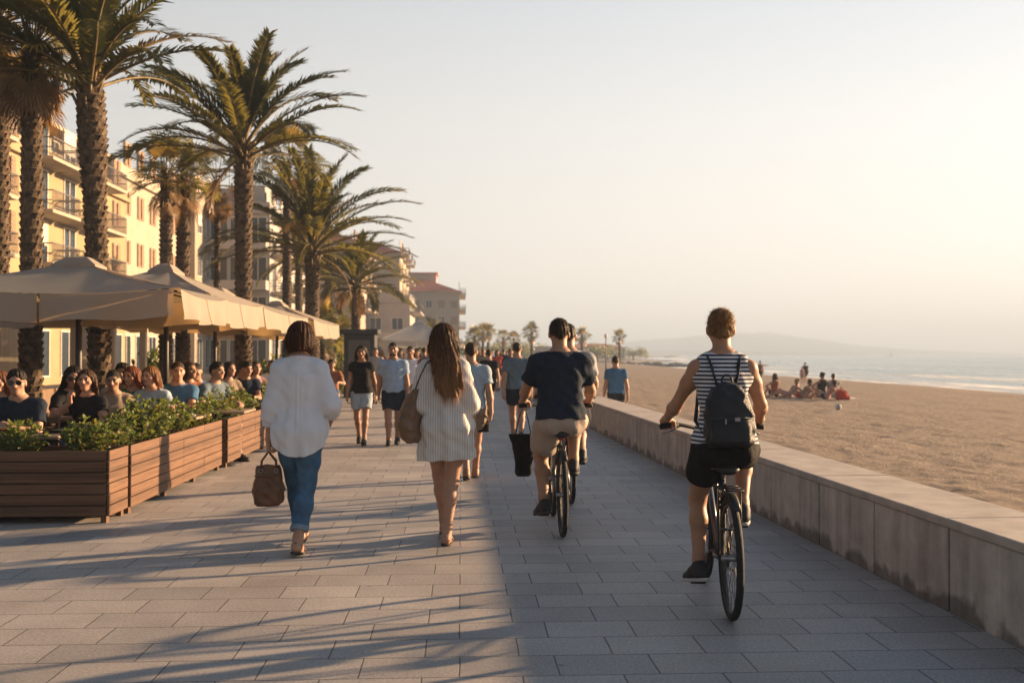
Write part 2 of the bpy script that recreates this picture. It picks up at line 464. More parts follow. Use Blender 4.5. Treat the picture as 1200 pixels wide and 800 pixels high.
    def _hand(s, F, i, sg):
        wr, d, n, curl = s.wr[i], unit(s.hands[i][1]), np.array(s.hands[i][2], float), s.hands[i][3]
        n = unit(n - d * (n @ d)); t = np.cross(d, n) * (1 if i == 1 else -1)
        q = .93 if s.fem else 1.03
        if s.h > .0085:
            F.chain([wr, wr + d * .06 * q, wr + d * .10 * q + n * .01], [.026, .030, .022], k=.01)
            c2 = R(curl) * 1.6; e = d * math.cos(c2) + n * math.sin(c2)
            F.chain([wr + d * .10 * q, wr + d * .10 * q + e * .07], [.024, .014], k=.01)
            F.chain([wr + d * .03 + t * .02, wr + d * .07 + t * .045 + n * .015], [.014, .011], k=.01)
            return
        pal = .088 * q
        for o in (-.029, -.0095, .0095, .029):
            F.chain([wr + t * o * .55 + d * .005, wr + d * pal + t * o], [.015, .0125], k=.018)
        L = {.029: (.040, .024, .020), .0095: (.044, .027, .021), -.0095: (.041, .025, .020), -.029: (.032, .019, .018)}
        for j, o in enumerate((.029, .0095, -.0095, -.029)):
            p = wr + d * pal + t * o; pts = [p - d * .01, p]; a = 0
            for m, l in enumerate(L[o]):
                a += R(curl) * (.9, 1.1, .8)[m] * (1 + .08 * j)
                p = p + (d * math.cos(a) + n * math.sin(a)) * l * q + t * o * .03
                pts.append(p)
            F.chain(pts, [.011, .0098, .009, .0082, .0072], k=.004)
        th = unit(t * .75 + d * .65 + n * .25); th2 = unit(t * .25 + d * .75 + n * (.2 + curl / 90.))
        p0 = wr + d * .022 + t * .018; p1 = p0 + th * .042 * q; p2 = p1 + th2 * .032 * q; p3 = p2 + unit(th2 + n * .2) * .024 * q
        F.chain([p0, p1, p2, p3], [.016, .0125, .0105, .0085], k=.01)
    def _head(s, F):
        c = s.hc; Q = s.HQ; p = lambda x, y, z: c + Q @ npv(x, y, z)
        m = 1.0 if s.fem else 1.04
        F.ell(p(0, -.008, .022), (.074 * m, .096 * m, .093 * m), Q, k=.02)
        F.ell(p(0, .03, -.035), (.056 * m, .062 * m, .076 * m), Q, k=.03)
        F.ell(p(0, .062, -.088), (.026 * m, .024, .022), Q, k=.03)
        for sg in (-1, 1):
            F.ell(p(sg * .05, .052, -.02), (.022, .026, .022), Q, k=.02)
            F.ell(p(sg * .032, .105, .004), (.018, .02, .013), Q, k=.012, mode='carve')
            F.ell(p(sg * .031, .078, .005), (.0135, .0135, .0135), Q, k=.003)
            F.ell(p(sg * .030, .083, .028), (.024, .012, .007), Q, k=.012)
            F.ell(p(sg * .077 * m, -.008, -.008), (.011, .022, .032), Q, k=.008)
        F.chain([p(0, .088, .018), p(0, .107, -.026)], [.009, .0125], k=.012)
        F.chain([p(-.011, .094, -.03), p(.011, .094, -.03)], [.009, .009], k=.008)
        F.chain([p(-.018, .078, -.054), p(0, .088, -.053), p(.018, .078, -.054)], [.006, .0075, .006], k=.006)
        F.chain([p(-.016, .076, -.064), p(0, .085, -.065), p(.016, .076, -.064)], [.006, .0085, .006], k=.006)
    # ------------------------------------------------ garments
    def field(s, lo=None, hi=None, h=None):
        return Field(s.lo if lo is None else lo, s.hi if hi is None else hi, h or s.h)
    def done(s, F, name, mat, label=None):
        me = F.mesh(name)
        if me is None: return None
        me.vertices.foreach_set('co', (F.V * s.sc).astype(np.float32).ravel()); me.update()
        o = mesh_obj(name, me, mat, s.root)
        if label: o['label'] = label
        return o
    def top(s, mat, name='shirt', off=.014, hem=-.02, flare=0.0, sleeve=.55, sl_r=.014, wr_amp=.004, neck=.548, minw=None, hemcurve=0, seed=1, straight=0.0, label=None, slk=.05, back=0.0, folds=0.0, nf=11, fa=34.0, dfreq=48, yoke=False):
        F = s.field(); T = s.T
        zs = np.linspace(hem, neck, 24); rows = []
        for z in zs:
            a, b = np.interp(z, T[:, 0], T[:, 3]), np.interp(z, T[:, 0], T[:, 4])
            cy = np.interp(z, T[:, 0], T[:, 2])
            if z < .40 and straight: 
                A, B = np.interp(.40, T[:, 0], T[:, 3]), np.interp(.38, T[:, 0], T[:, 4])
                a = max(a, A * straight); b = max(b, B * straight)
            fl = flare * max(0, .42 - z)
            o = off * (1 if z < .46 else max(.55, 1 - (z - .46) * 6))
            o += .013 * min(1, max(0, (.16 - z) / .06))
            rows.append((z, 0, cy - back * max(0, .40 - z), a + o + fl, b + o + fl * .8 + (.012 if s.fem and .26 < z < .44 else 0)))
        wk = wrinkle(seed, wr_amp, fa=fa)
        wf = (lambda u, v, w_, an: wk(u, v, w_, an) + folds * np.clip((.36 - w_) / .5, 0, 1.2) * (np.sin(an * nf + seed + 1.5 * np.sin(w_ * 5 + seed)) + .5 * np.sin(an * nf * 1.7 + 2 + np.sin(w_ * 9)))) if folds else wk
        if yoke:
            wf0 = wf
            wf = lambda u, v, w_, an: wf0(u, v, w_, an) + np.where(v < 0, .006 * np.exp(-((w_ - .445) / .005) ** 2) + np.where(w_ < .44, .009 * np.exp(-((np.abs(u + .006) - .014) / .007) ** 2) * np.clip((.5 - w_) / .3, 0, 1) * np.clip((w_ + .05) / .3, 0, 1) - .006 * np.exp(-((u + .006) / .012) ** 2), 0), 0)
        F.loft(s.P, s.Q, rows, k=.02, wob=wf)
        for i, sg in ((0, -1), (1, 1)):
            if s.fem: F.ell(s.tp(sg * .068, .08, .35), (.062, .056, .062), k=.05)
            if hem < .02: F.ell(s.tp(sg * .072, -.055, -.02), (.092 + off * .7, .088 + off * .7, .095), k=.05)
            sh, el, wr = s.sh[i], s.el[i], s.wr[i]; g = .95 if s.fem else 1.06
            if sleeve > 0: F.chain([s.tp(sg * .05, -.007, .522), s.tp(sg * .09, -.006, .510), sh], [.043 + off * .5, .044 + off * .5, .057 * g + off * .6], k=.03)
            else: F.chain([s.tp(sg * .05, -.007, .524), s.tp(sg * .098, -.006, .503), s.tp(sg * .118, -.006, .43)], [.048 + off * .5, .052 + off * .6, .052 + off * .8], k=.03)
            if sleeve <= 0: continue
            r0 = .056 * g + sl_r * .8
            if sleeve <= 1.0:
                F.chain([sh, sh + (el - sh) * sleeve], [r0, .049 * g + sl_r * 1.5], k=slk, cut1=True)
            else:
                e = el + (wr - el) * (sleeve - 1)
                F.chain([sh, el], [r0, .045 * g + sl_r * 1.6], k=slk)
                F.chain([el, el * .4 + e * .6, e], [.045 * g + sl_r * 1.6, .042 * g + sl_r * 1.7, .036 * g + sl_r * 1.2], k=.02, cut1=True)
        if hemcurve:
            P, Q = s.P, s.Q
            def fn(x, y, z):
                u = (x - P[0]) * Q[0, 0] + (y - P[1]) * Q[1, 0] + (z - P[2]) * Q[2, 0]
                w_ = (x - P[0]) * Q[0, 2] + (y - P[1]) * Q[1, 2] + (z - P[2]) * Q[2, 2]
                return (hem + hemcurve * np.clip(np.abs(u) / .2, 0, 1.3) ** 2) - w_
            sl = F.f.copy(); x, y, z = F.ax[0][:, None, None], F.ax[1][None, :, None], F.ax[2][None, None, :]
            near = (np.abs(((x - P[0]) * Q[0, 0] + (y - P[1]) * Q[1, 0] + (z - P[2]) * Q[2, 0])) < .215)
            F.f = np.where(near, np.maximum(F.f, fn(x, y, z).astype(np.float32)), F.f).astype(np.float32)
        if not hemcurve and hem > -.06:
            P, Q = s.P, s.Q; x, y, z = F.ax[0][:, None, None], F.ax[1][None, :, None], F.ax[2][None, None, :]
            u = (x - P[0]) * Q[0, 0] + (y - P[1]) * Q[1, 0] + (z - P[2]) * Q[2, 0]; v = (x - P[0]) * Q[0, 1] + (y - P[1]) * Q[1, 1] + (z - P[2]) * Q[2, 1]; w_ = (x - P[0]) * Q[0, 2] + (y - P[1]) * Q[1, 2] + (z - P[2]) * Q[2, 2]
            F.f = np.where((np.abs(u) < .26) & (v < .24) & (w_ < hem + .02), np.maximum(F.f, hem - w_ + .004 * np.sin(u * 40 + seed)), F.f).astype(np.float32)
        F.disp(xwrinkle(seed, wr_amp * .5, dfreq))
        return s.done(F, name, mat, label)
    def legs(s, mat, name='shorts', frac=.62, off=.014, flare=.012, waist=.13, wr_amp=.003, seed=3, hem_r=None):
        """shorts or trousers; frac counts the thigh as 0-1 and the shin as 1-2"""
        F = s.field(); T = s.T; g = (.95 if s.fem else 1.06) * s.body_k
        rows = []
        for z in np.linspace(-.10, waist, 14):
            a, b = np.interp(z, T[:, 0], T[:, 3]), np.interp(z, T[:, 0], T[:, 4])
            rows.append((z, 0, np.interp(z, T[:, 0], T[:, 2]), a + off * .7, b + off * .7))
        F.loft(s.P, s.Q, rows, k=.02, wob=wrinkle(seed, wr_amp))
        for i, sg in ((0, -1), (1, 1)):
            F.ell(s.tp(sg * .075, -.055, -.03), (.085 + off * .7, .08 + off * .7, .085 + off * .7), k=.04)
            hp, kn, an = s.hip[i], s.kn[i], s.an[i]
            f1 = min(frac, 1)
            e = hp + (kn - hp) * f1; m = hp * .5 + e * .5
            rk = lambda f: np.interp(f, [0, .5, 1], [.094, .076, .054]) * g
            F.chain([hp, m, e], [.094 * g + off, rk(f1 / 2) + off + flare * .5, rk(f1) + off + (flare if frac <= 1 else flare * .7)], k=.016, ki=.03, cut1=frac <= 1)
            if frac > 1:
                e2 = kn + (an - kn) * (frac - 1)
                F.chain([kn, kn * .6 + e2 * .4, e2], [.054 * g + off + flare * .7, .055 * g + off + flare * .6, (hem_r or .05)], k=.012, ki=.03, cut1=True)
        F.disp(xwrinkle(seed, wr_amp, 34))
        return s.done(F, name, mat)
    def shoes(s, mat, sole=None, kind='shoe', hgt=.0):
        for i, sg in ((0, -1), (1, 1)):
            a, Q = s.footframe(i); p = lambda x, y, z: a + Q @ npv(x, y, z)
            c = p(0, .05, -.05)
            hh = min(s.h, .006)
            F = Field(c - .2, c + .2, hh); G = Field(c - .2, c + .2, hh)
            if kind == 'sandal':
                F.chain([p(-.034, .10, -.055), p(-.02, .085, -.03), p(.015, .085, -.028), p(.038, .085, -.055)], [.011] * 4, k=.004)
                F.chain([p(-.036, -.03, -.03), p(0, -.052, -.01), p(.036, -.03, -.03)], [.007] * 3, k=.004)
            else:
                F.chain([p(0, -.03, -.045), p(0, .085, -.052), p(sg * .004, .155, -.06)], [.040, .042, .031], k=.02)
                F.chain([p(-sg * .018, .085, -.06), p(-sg * .02, .158, -.062)], [.032, .025], k=.02)
                F.chain([p(0, -.005, -.005 + hgt), p(0, .06, -.03)], [.043, .04], k=.03)
                F.chain([p(0, -.012, -.0 + hgt), p(0, -.035, -.045)], [.042, .038], k=.02)
            F.cutall(lambda x, y, z: -.080 - ((x - a[0]) * Q[0, 2] + (y - a[1]) * Q[1, 2] + (z - a[2]) * Q[2, 2]))
            G.chain([p(0, -.035, -.075), p(0, .09, -.075), p(sg * .004, .158, -.072)], [.041, .044, .034], k=.02)
            def ft(x, y, z):
                w_ = (x - a[0]) * Q[0, 2] + (y - a[1]) * Q[1, 2] + (z - a[2]) * Q[2, 2]
                return np.maximum(-.090 - w_, w_ + (.068 if kind == 'shoe' else .074))
            G.cutall(ft)
            sh = s.done(F, kind, mat)
            so_ = s.done(G, 'sole', sole or mat)
            if so_ and sh: so_.parent = sh
    def hair(s, kind, strands=0, seed=5):
        Q = s.HQ; c = s.hc; p = lambda x, y, z: c + Q @ npv(x, y, z)
        m = 1.0 if s.fem else 1.04
        lo = c - .22; hi = c + .22
        if kind == 'long': lo = c - npv(.24, .30, .62)
        if kind == 'shoulder': lo = c - npv(.22, .26, .36)
        F = Field(lo, hi, min(s.h, .0065) if s.h < .009 else s.h)
        def loc(x, y, z):
            px, py, pz = x - c[0], y - c[1], z - c[2]
            return (px * Q[0, 0] + py * Q[1, 0] + pz * Q[2, 0], px * Q[0, 1] + py * Q[1, 1] + pz * Q[2, 1], px * Q[0, 2] + py * Q[1, 2] + pz * Q[2, 2])
        if kind in ('short', 'bun', 'pony', 'crop', 'bald'):
            t = .011 if kind == 'short' else .004
            F.ell(p(0, -.012, .030), ((.074 + t) * m, (.096 + t) * m, (.090 + t) * m), Q, k=.01)
            F.ell(p(0, -.045, -.02), ((.066 + t * .6) * m, (.062 + t * .4) * m, (.075) * m), Q, k=.02)
            if kind == 'short': F.ell(p(0, .03, .098), (.055, .055, .025), Q, k=.03)
            if kind == 'bun':
                F.ell(p(0.010, -.122, .058), (.047, .036, .044), Q, k=.002)
                F.ell(p(0.010, -.095, .056), (.022, .03, .022), Q, k=.006)
            if kind == 'pony': F.chain([p(0, -.10, .04), p(0, -.14, 0), p(.01, -.13, -.10), p(.01, -.11, -.2)], [.025, .03, .03, .01], k=.02)
            def cut(x, y, z):
                u, v, w_ = loc(x, y, z)
                face = .85 * (v - .076) - .5 * (w_ - .060) - .25 * np.maximum(np.abs(u) - .05, 0)
                side = np.where(w_ < .028, np.where(np.abs(u) > .055, v + .034 - .25 * np.clip(w_ + .02, -.03, .05), v - .012), -1) * .9
                return np.maximum(np.maximum(face, side), (-.062 - w_ + .25 * np.abs(u)) if kind == 'bun' else (-.058 - w_ + .75 * np.abs(u)))
            nzz = xwrinkle(seed, .005, 150)
            F.cutall(lambda x, y, z: cut(x, y, z) + nzz(x, y, z))
        elif kind in ('bob', 'shoulder', 'long'):
            F.ell(p(0, -.018, .025), (.094, .112, .104), Q, k=.02)
            if kind == 'bob':
                F.ell(p(0, -.035, -.04), (.107, .098, .082), Q, k=.05)
                for sg in (-1, 1): F.ell(p(sg * .075, .012, -.055), (.034, .05, .062), Q, k=.04)
            else:
                end = -.46 if kind == 'long' else -.22
                bk = s.Q
                LG = kind == 'long'
                tab = [(end, .06 if LG else 0, -.155 if LG else .03, .075 if LG else .1, .028), (end * .8, .05 if LG else 0, -.140 if LG else .02, .105, .038), (end * .5, .028 if LG else 0, -.100 if LG else .0, .112, .046), (end * .28, .012, -.05 if LG else .005, .106, .056), (end * .1, 0, -.005, .098, .075), (0, 0, .01, .092, .08), (.05, 0, .01, .08, .08)]
                F.loft(p(0, -.055, .0) , s.Q if kind == 'long' else Q, tab, k=.03)
                for sg in (-1, 1): F.chain([p(sg * .085, .0, .0), p(sg * .095, .0, -.09), p(sg * .10, -.03, -.2)], [.026, .03, .02], k=.03)
            def cut(x, y, z):
                u, v, w_ = loc(x, y, z)
                face = np.maximum(.9 * (v - .070) - .45 * (w_ - .062), -1)
                front = np.where(np.abs(u) < .068, v - .045 - .02 * np.clip(w_ / .05, 0, 1), v - .055)
                front = np.where(w_ > .055, face, np.maximum(face, front))
                return front
            F.cutall(cut)
        r = np.random.default_rng(seed); ph = r.uniform(0, 6, 4)
        am = .0042 if kind in ('bob', 'long', 'shoulder') else (.0042 if kind == 'short' else .003)
        def dn(x, y, z):
            u, v, w_ = loc(x, y, z); an = np.arctan2(u, -v - .02)
            if kind == 'bun':
                a2 = np.arctan2(u - .010, w_ - .058); return .0028 * (np.sin(a2 * 14 + 1.2 * np.sin(v * 60)) + .6 * np.sin(a2 * 29 + ph[1]))
            return am * (np.sin(an * 19 + ph[0] + 2 * np.sin(w_ * 13 + ph[1])) + .6 * np.sin(an * 37 + ph[2] + 2 * np.sin(w_ * 21 + ph[3])))
        F.disp(dn)
        o = s.done(F, 'hair', hair_mat(s.haircol))
        if o is None: return
        if strands:
            # fine ribbons lying over the hair mass and a few flying off it
            V, Fq = F.V, F.Fq; r = random.Random(seed); vs, fs = [], []
            nrm = {}
            me = o.data
            co = V; vn = np.empty(len(me.vertices) * 3, np.float32); me.vertices.foreach_get('normal', vn); vn = vn.reshape(-1, 3)
            for _ in range(strands):
                i = r.randrange(len(co)); q = co[i].copy(); nn = vn[i]
                dn_ = npv(0, 0, -1) if kind != 'bun' else unit(p(0, -.118, .05) - q)
                if kind == 'short' or kind == 'crop': dn_ = unit(npv(r.uniform(-.8, .8), r.uniform(-.6, .3), r.uniform(-1, .1)))
                if kind == 'bun' and r.random() < .2: dn_ = unit(npv(r.uniform(-1, 1), r.uniform(-.6, .2), r.uniform(-1, 1)))
                t = unit(dn_ - nn * (dn_ @ nn)); L = r.uniform(.03, .11) if kind in ('bob', 'long') else (r.uniform(.014, .045) if kind == 'bun' else r.uniform(.008, .018))
                sdv = unit(np.cross(t, nn)); lift = r.uniform(.05, .22) if r.random() < .25 else .03
                if kind in ('short', 'crop'): lift = r.uniform(.3, .8)
                if kind == 'bun': lift = r.uniform(.05, .4)
                wd = .0011 if kind != 'long' else .0013; b = len(vs)
                for k in range(4):
                    f = k / 3; pt = q + t * L * f + nn * (.001 + lift * L * f * f) + sdv * (.006 * math.sin(f * 3 + i))
                    ww = wd * (1 - f * .8)
                    vs += [tuple((pt - sdv * ww) * s.sc), tuple((pt + sdv * ww) * s.sc)]
                for k in range(3): fs.append((b + 2 * k, b + 2 * k + 1, b + 2 * k + 3, b + 2 * k + 2))
            m2 = bpy.data.meshes.new('loose_strands'); m2.from_pydata(vs, [], fs); m2.update()
            mesh_obj('loose_strands', m2, hair_mat(s.haircol), o)
        return o
def hair_mat(c):
    k = 'hair%.3f_%.3f' % (c[0], c[1])
    if k in MATS: return MATS[k]
    if abs(c[0] - .115) < 1e-6: return hair_two_tone(k, (.075, .033, .014), (.27, .135, .055))
    return M(k, c, var=.45, scale=70, rough=.5, bump=.5, bscale=150, stretch=(1, 1, .06), spec=.16, transl=.22, tcol=tuple(min(.6, q * 3.2) for q in c))

def hair_two_tone(k, c0, c1):
    """long hair, darker at the crown and sun-bleached towards the tips"""
    m, n, N, L = new_mat(k); out = node(n, 'ShaderNodeOutputMaterial'); p = node(n, 'ShaderNodeBsdfPrincipled'); tc = node(n, 'ShaderNodeTexCoord')
    mp = node(n, 'ShaderNodeMapping'); mp.inputs['Scale'].default_value = (1, 1, .05); L.new(tc.outputs['Object'], mp.inputs['Vector'])
    nz = node(n, 'ShaderNodeTexNoise'); nz.inputs['Scale'].default_value = 75; nz.inputs['Detail'].default_value = 4; L.new(mp.outputs[0], nz.inputs['Vector'])
    sx = node(n, 'ShaderNodeSeparateXYZ'); L.new(tc.outputs['Object'], sx.inputs[0])
    mr = node(n, 'ShaderNodeMapRange'); mr.inputs[1].default_value = 1.62; mr.inputs[2].default_value = 1.18; mr.inputs[3].default_value = -.35; mr.inputs[4].default_value = .35; L.new(sx.outputs['Z'], mr.inputs[0])
    ad = node(n, 'ShaderNodeMath', operation='ADD'); L.new(mr.outputs[0], ad.inputs[0]); L.new(nz.outputs['Fac'], ad.inputs[1])
    rp = node(n, 'ShaderNodeValToRGB'); rp.color_ramp.elements[0].position = .2; rp.color_ramp.elements[0].color = rgba(c0); rp.color_ramp.elements[1].position = .85; rp.color_ramp.elements[1].color = rgba(c1)
    L.new(ad.outputs[0], rp.inputs[0]); L.new(rp.outputs[0], p.inputs['Base Color']); p.inputs['Roughness'].default_value = .48; p.inputs['Specular IOR Level'].default_value = .2
    bp = node(n, 'ShaderNodeBump'); bp.inputs['Strength'].default_value = .5; bp.inputs['Distance'].default_value = .02; L.new(nz.outputs['Fac'], bp.inputs['Height']); L.new(bp.outputs[0], p.inputs['Normal'])
    t = node(n, 'ShaderNodeBsdfTranslucent'); L.new(rp.outputs[0], t.inputs[0]); mx = node(n, 'ShaderNodeMixShader'); mx.inputs[0].default_value = .3; L.new(p.outputs[0], mx.inputs[1]); L.new(t.outputs[0], mx.inputs[2]); L.new(mx.outputs[0], out.inputs['Surface'])
    MATS[k] = m; return m
# ================================================================ setting
def noise3(x, y, z=0.0): return mnoise.noise(Vector((x, y, z)))
# ---- pavement material
def paving_mat():
    m, n, N, L = new_mat('stone_paving')
    out = node(n, 'ShaderNodeOutputMaterial'); p = node(n, 'ShaderNodeBsdfPrincipled')
    tc = node(n, 'ShaderNodeTexCoord')
    br = node(n, 'ShaderNodeTexBrick'); br.offset = 0.37; br.offset_frequency = 2; br.squash = 1.0
    br.inputs['Scale'].default_value = 1.0; br.inputs['Brick Width'].default_value = 0.47; br.inputs['Row Height'].default_value = 0.31
    br.inputs['Mortar Size'].default_value = 0.0045; br.inputs['Mortar Smooth'].default_value = 0.3; br.inputs['Bias'].default_value = -.1
    br.inputs['Color1'].default_value = (.335, .30, .27, 1); br.inputs['Color2'].default_value = (.40, .36, .325, 1); br.inputs['Mortar'].default_value = (.085, .08, .078, 1)
    # the joints wander a little
    nw = node(n, 'ShaderNodeTexNoise'); nw.inputs['Scale'].default_value = 1.7; nw.inputs['Detail'].default_value = 3
    L.new(tc.outputs['Object'], nw.inputs['Vector'])
    vm = node(n, 'ShaderNodeVectorMath', operation='MULTIPLY_ADD'); vm.inputs[1].default_value = (.012, .012, 0)
    L.new(nw.outputs['Color'], vm.inputs[0]); L.new(tc.outputs['Object'], vm.inputs[2]); L.new(vm.outputs[0], br.inputs['Vector'])
    # grain, blotches
    g = node(n, 'ShaderNodeTexNoise'); g.inputs['Scale'].default_value = 62; g.inputs['Detail'].default_value = 6; g.inputs['Roughness'].default_value = .75
    L.new(tc.outputs['Object'], g.inputs['Vector'])
    bl = node(n, 'ShaderNodeTexNoise'); bl.inputs['Scale'].default_value = 1.1; bl.inputs['Detail'].default_value = 6; bl.inputs['Roughness'].default_value = .65
    L.new(tc.outputs['Object'], bl.inputs['Vector'])
    r1 = node(n, 'ShaderNodeMapRange'); r1.inputs[1].default_value = .3; r1.inputs[2].default_value = .7; r1.inputs[3].default_value = .58; r1.inputs[4].default_value = 1.36
    L.new(g.outputs['Fac'], r1.inputs[0])
    r2 = node(n, 'ShaderNodeMapRange'); r2.inputs[1].default_value = .3; r2.inputs[2].default_value = .7; r2.inputs[3].default_value = .78; r2.inputs[4].default_value = 1.12
    L.new(bl.outputs['Fac'], r2.inputs[0])
    ml = node(n, 'ShaderNodeMath', operation='MULTIPLY'); L.new(r1.outputs[0], ml.inputs[0]); L.new(r2.outputs[0], ml.inputs[1])
    # trodden gum spots and small drip stains, scattered thinly
    gv = node(n, 'ShaderNodeTexVoronoi'); gv.inputs['Scale'].default_value = 2.3; gv.inputs['Randomness'].default_value = 1; L.new(tc.outputs['Object'], gv.inputs['Vector'])
    gr = node(n, 'ShaderNodeMapRange'); gr.inputs[1].default_value = .030; gr.inputs[2].default_value = .042; gr.inputs[3].default_value = .62; gr.inputs[4].default_value = 1; L.new(gv.outputs['Distance'], gr.inputs[0])
    st = node(n, 'ShaderNodeTexNoise'); st.inputs['Scale'].default_value = 3.4; st.inputs['Detail'].default_value = 8; st.inputs['Roughness'].default_value = .8; st.inputs['Distortion'].default_value = .6; L.new(tc.outputs['Object'], st.inputs['Vector'])
    sr2 = node(n, 'ShaderNodeMapRange'); sr2.inputs[1].default_value = .60; sr2.inputs[2].default_value = .74; sr2.inputs[3].default_value = 1; sr2.inputs[4].default_value = .70; L.new(st.outputs['Fac'], sr2.inputs[0])
    m5 = node(n, 'ShaderNodeMath', operation='MULTIPLY'); L.new(gr.outputs[0], m5.inputs[0]); L.new(sr2.outputs[0], m5.inputs[1])
    m6 = node(n, 'ShaderNodeMath', operation='MULTIPLY'); L.new(ml.outputs[0], m6.inputs[0]); L.new(m5.outputs[0], m6.inputs[1]); ml = m6
    # second brick layer, other seed: some stones clearly darker
    b2 = node(n, 'ShaderNodeTexBrick'); b2.offset = 0.37; b2.offset_frequency = 2
    b2.inputs['Scale'].default_value = 1.0; b2.inputs['Brick Width'].default_value = 0.47; b2.inputs['Row Height'].default_value = 0.31; b2.inputs['Mortar Size'].default_value = 0
    b2.inputs['Color1'].default_value = (.86, .87, .89, 1); b2.inputs['Color2'].default_value = (1.06, 1.05, 1.03, 1); b2.inputs['Bias'].default_value = .15
    mp = node(n, 'ShaderNodeMapping'); mp.inputs['Location'].default_value = (47.0, 31.0, 0); L.new(vm.outputs[0], mp.inputs['Vector']); L.new(mp.outputs[0], b2.inputs['Vector'])
    m0 = node(n, 'ShaderNodeMix', data_type='RGBA', blend_type='MULTIPLY'); m0.inputs[0].default_value = 1
    L.new(br.outputs['Color'], m0.inputs[6]); L.new(b2.outputs['Color'], m0.inputs[7])
    mm = node(n, 'ShaderNodeMix', data_type='RGBA', blend_type='MULTIPLY'); mm.inputs[0].default_value = 1
    L.new(m0.outputs[2], mm.inputs[6]); L.new(ml.outputs[0], mm.inputs[7]); L.new(mm.outputs[2], p.inputs['Base Color'])
    p.inputs['Roughness'].default_value = .62; p.inputs['Specular IOR Level'].default_value = .35
    rr = node(n, 'ShaderNodeMapRange'); rr.inputs[3].default_value = .48; rr.inputs[4].default_value = .78; L.new(bl.outputs['Fac'], rr.inputs[0]); L.new(rr.outputs[0], p.inputs['Roughness'])
    # bump: joints, grain
    h1 = node(n, 'ShaderNodeMath', operation='MULTIPLY_ADD'); h1.inputs[1].default_value = -1.0; h1.inputs[2].default_value = 1.0; L.new(br.outputs['Fac'], h1.inputs[0])
    h2 = node(n, 'ShaderNodeMath', operation='MULTIPLY_ADD'); h2.inputs[1].default_value = .10; L.new(g.outputs['Fac'], h2.inputs[0]); L.new(h1.outputs[0], h2.inputs[2])
    bp = node(n, 'ShaderNodeBump'); bp.inputs['Strength'].default_value = .6; bp.inputs['Distance'].default_value = .005; L.new(h2.outputs[0], bp.inputs['Height']); L.new(bp.outputs[0], p.inputs['Normal'])
    L.new(p.outputs[0], out.inputs['Surface'])
    return m
PAV = paving_mat()
WX0, WS = 2.92, -.0163                      # the sea wall's inner face: X = WX0 + WS*Y
def wx(y): return WX0 + WS * y
WALL_W, WALL_H = .56, .545
# ground sheet of the town side
b = MB(); b.add([(-1400, -60, -.03), (-8.2, -60, -.03), (-8.2, 2780, -.03), (-1400, 2780, -.03)], [(0, 1, 2, 3)])
tag(b.build('ground', M('asphalt', (.06, .06, .062), var=.2, scale=2, rough=.85, bump=.3)), kind='structure')
# promenade
ys = [-8 + 4 * i for i in range(60)]
b = MB()
vs = []; fs = []
for i, y in enumerate(ys):
    vs += [(-8.6, y, 0), (wx(y) + .02, y, 0)]
for i in range(len(ys) - 1): fs.append((2 * i, 2 * i + 1, 2 * i + 3, 2 * i + 2))
b.add(vs, fs); tag(b.build('promenade', PAV), kind='structure')
yE = ys[-1]
# far land where town and sand meet
b = MB(); b.add([(-8.2, yE, -.04), (wx(yE) + 30, yE, -.35), (200, 900, -.35), (430, 2000, -.3), (640, 2780, -.3), (-8.2, 2780, -.04)], [(0, 1, 2, 3, 4, 5)])
tag(b.build('far_shore', M('far_sand', (.30, .24, .18), var=.2, scale=.02, rough=.9)), kind='structure')

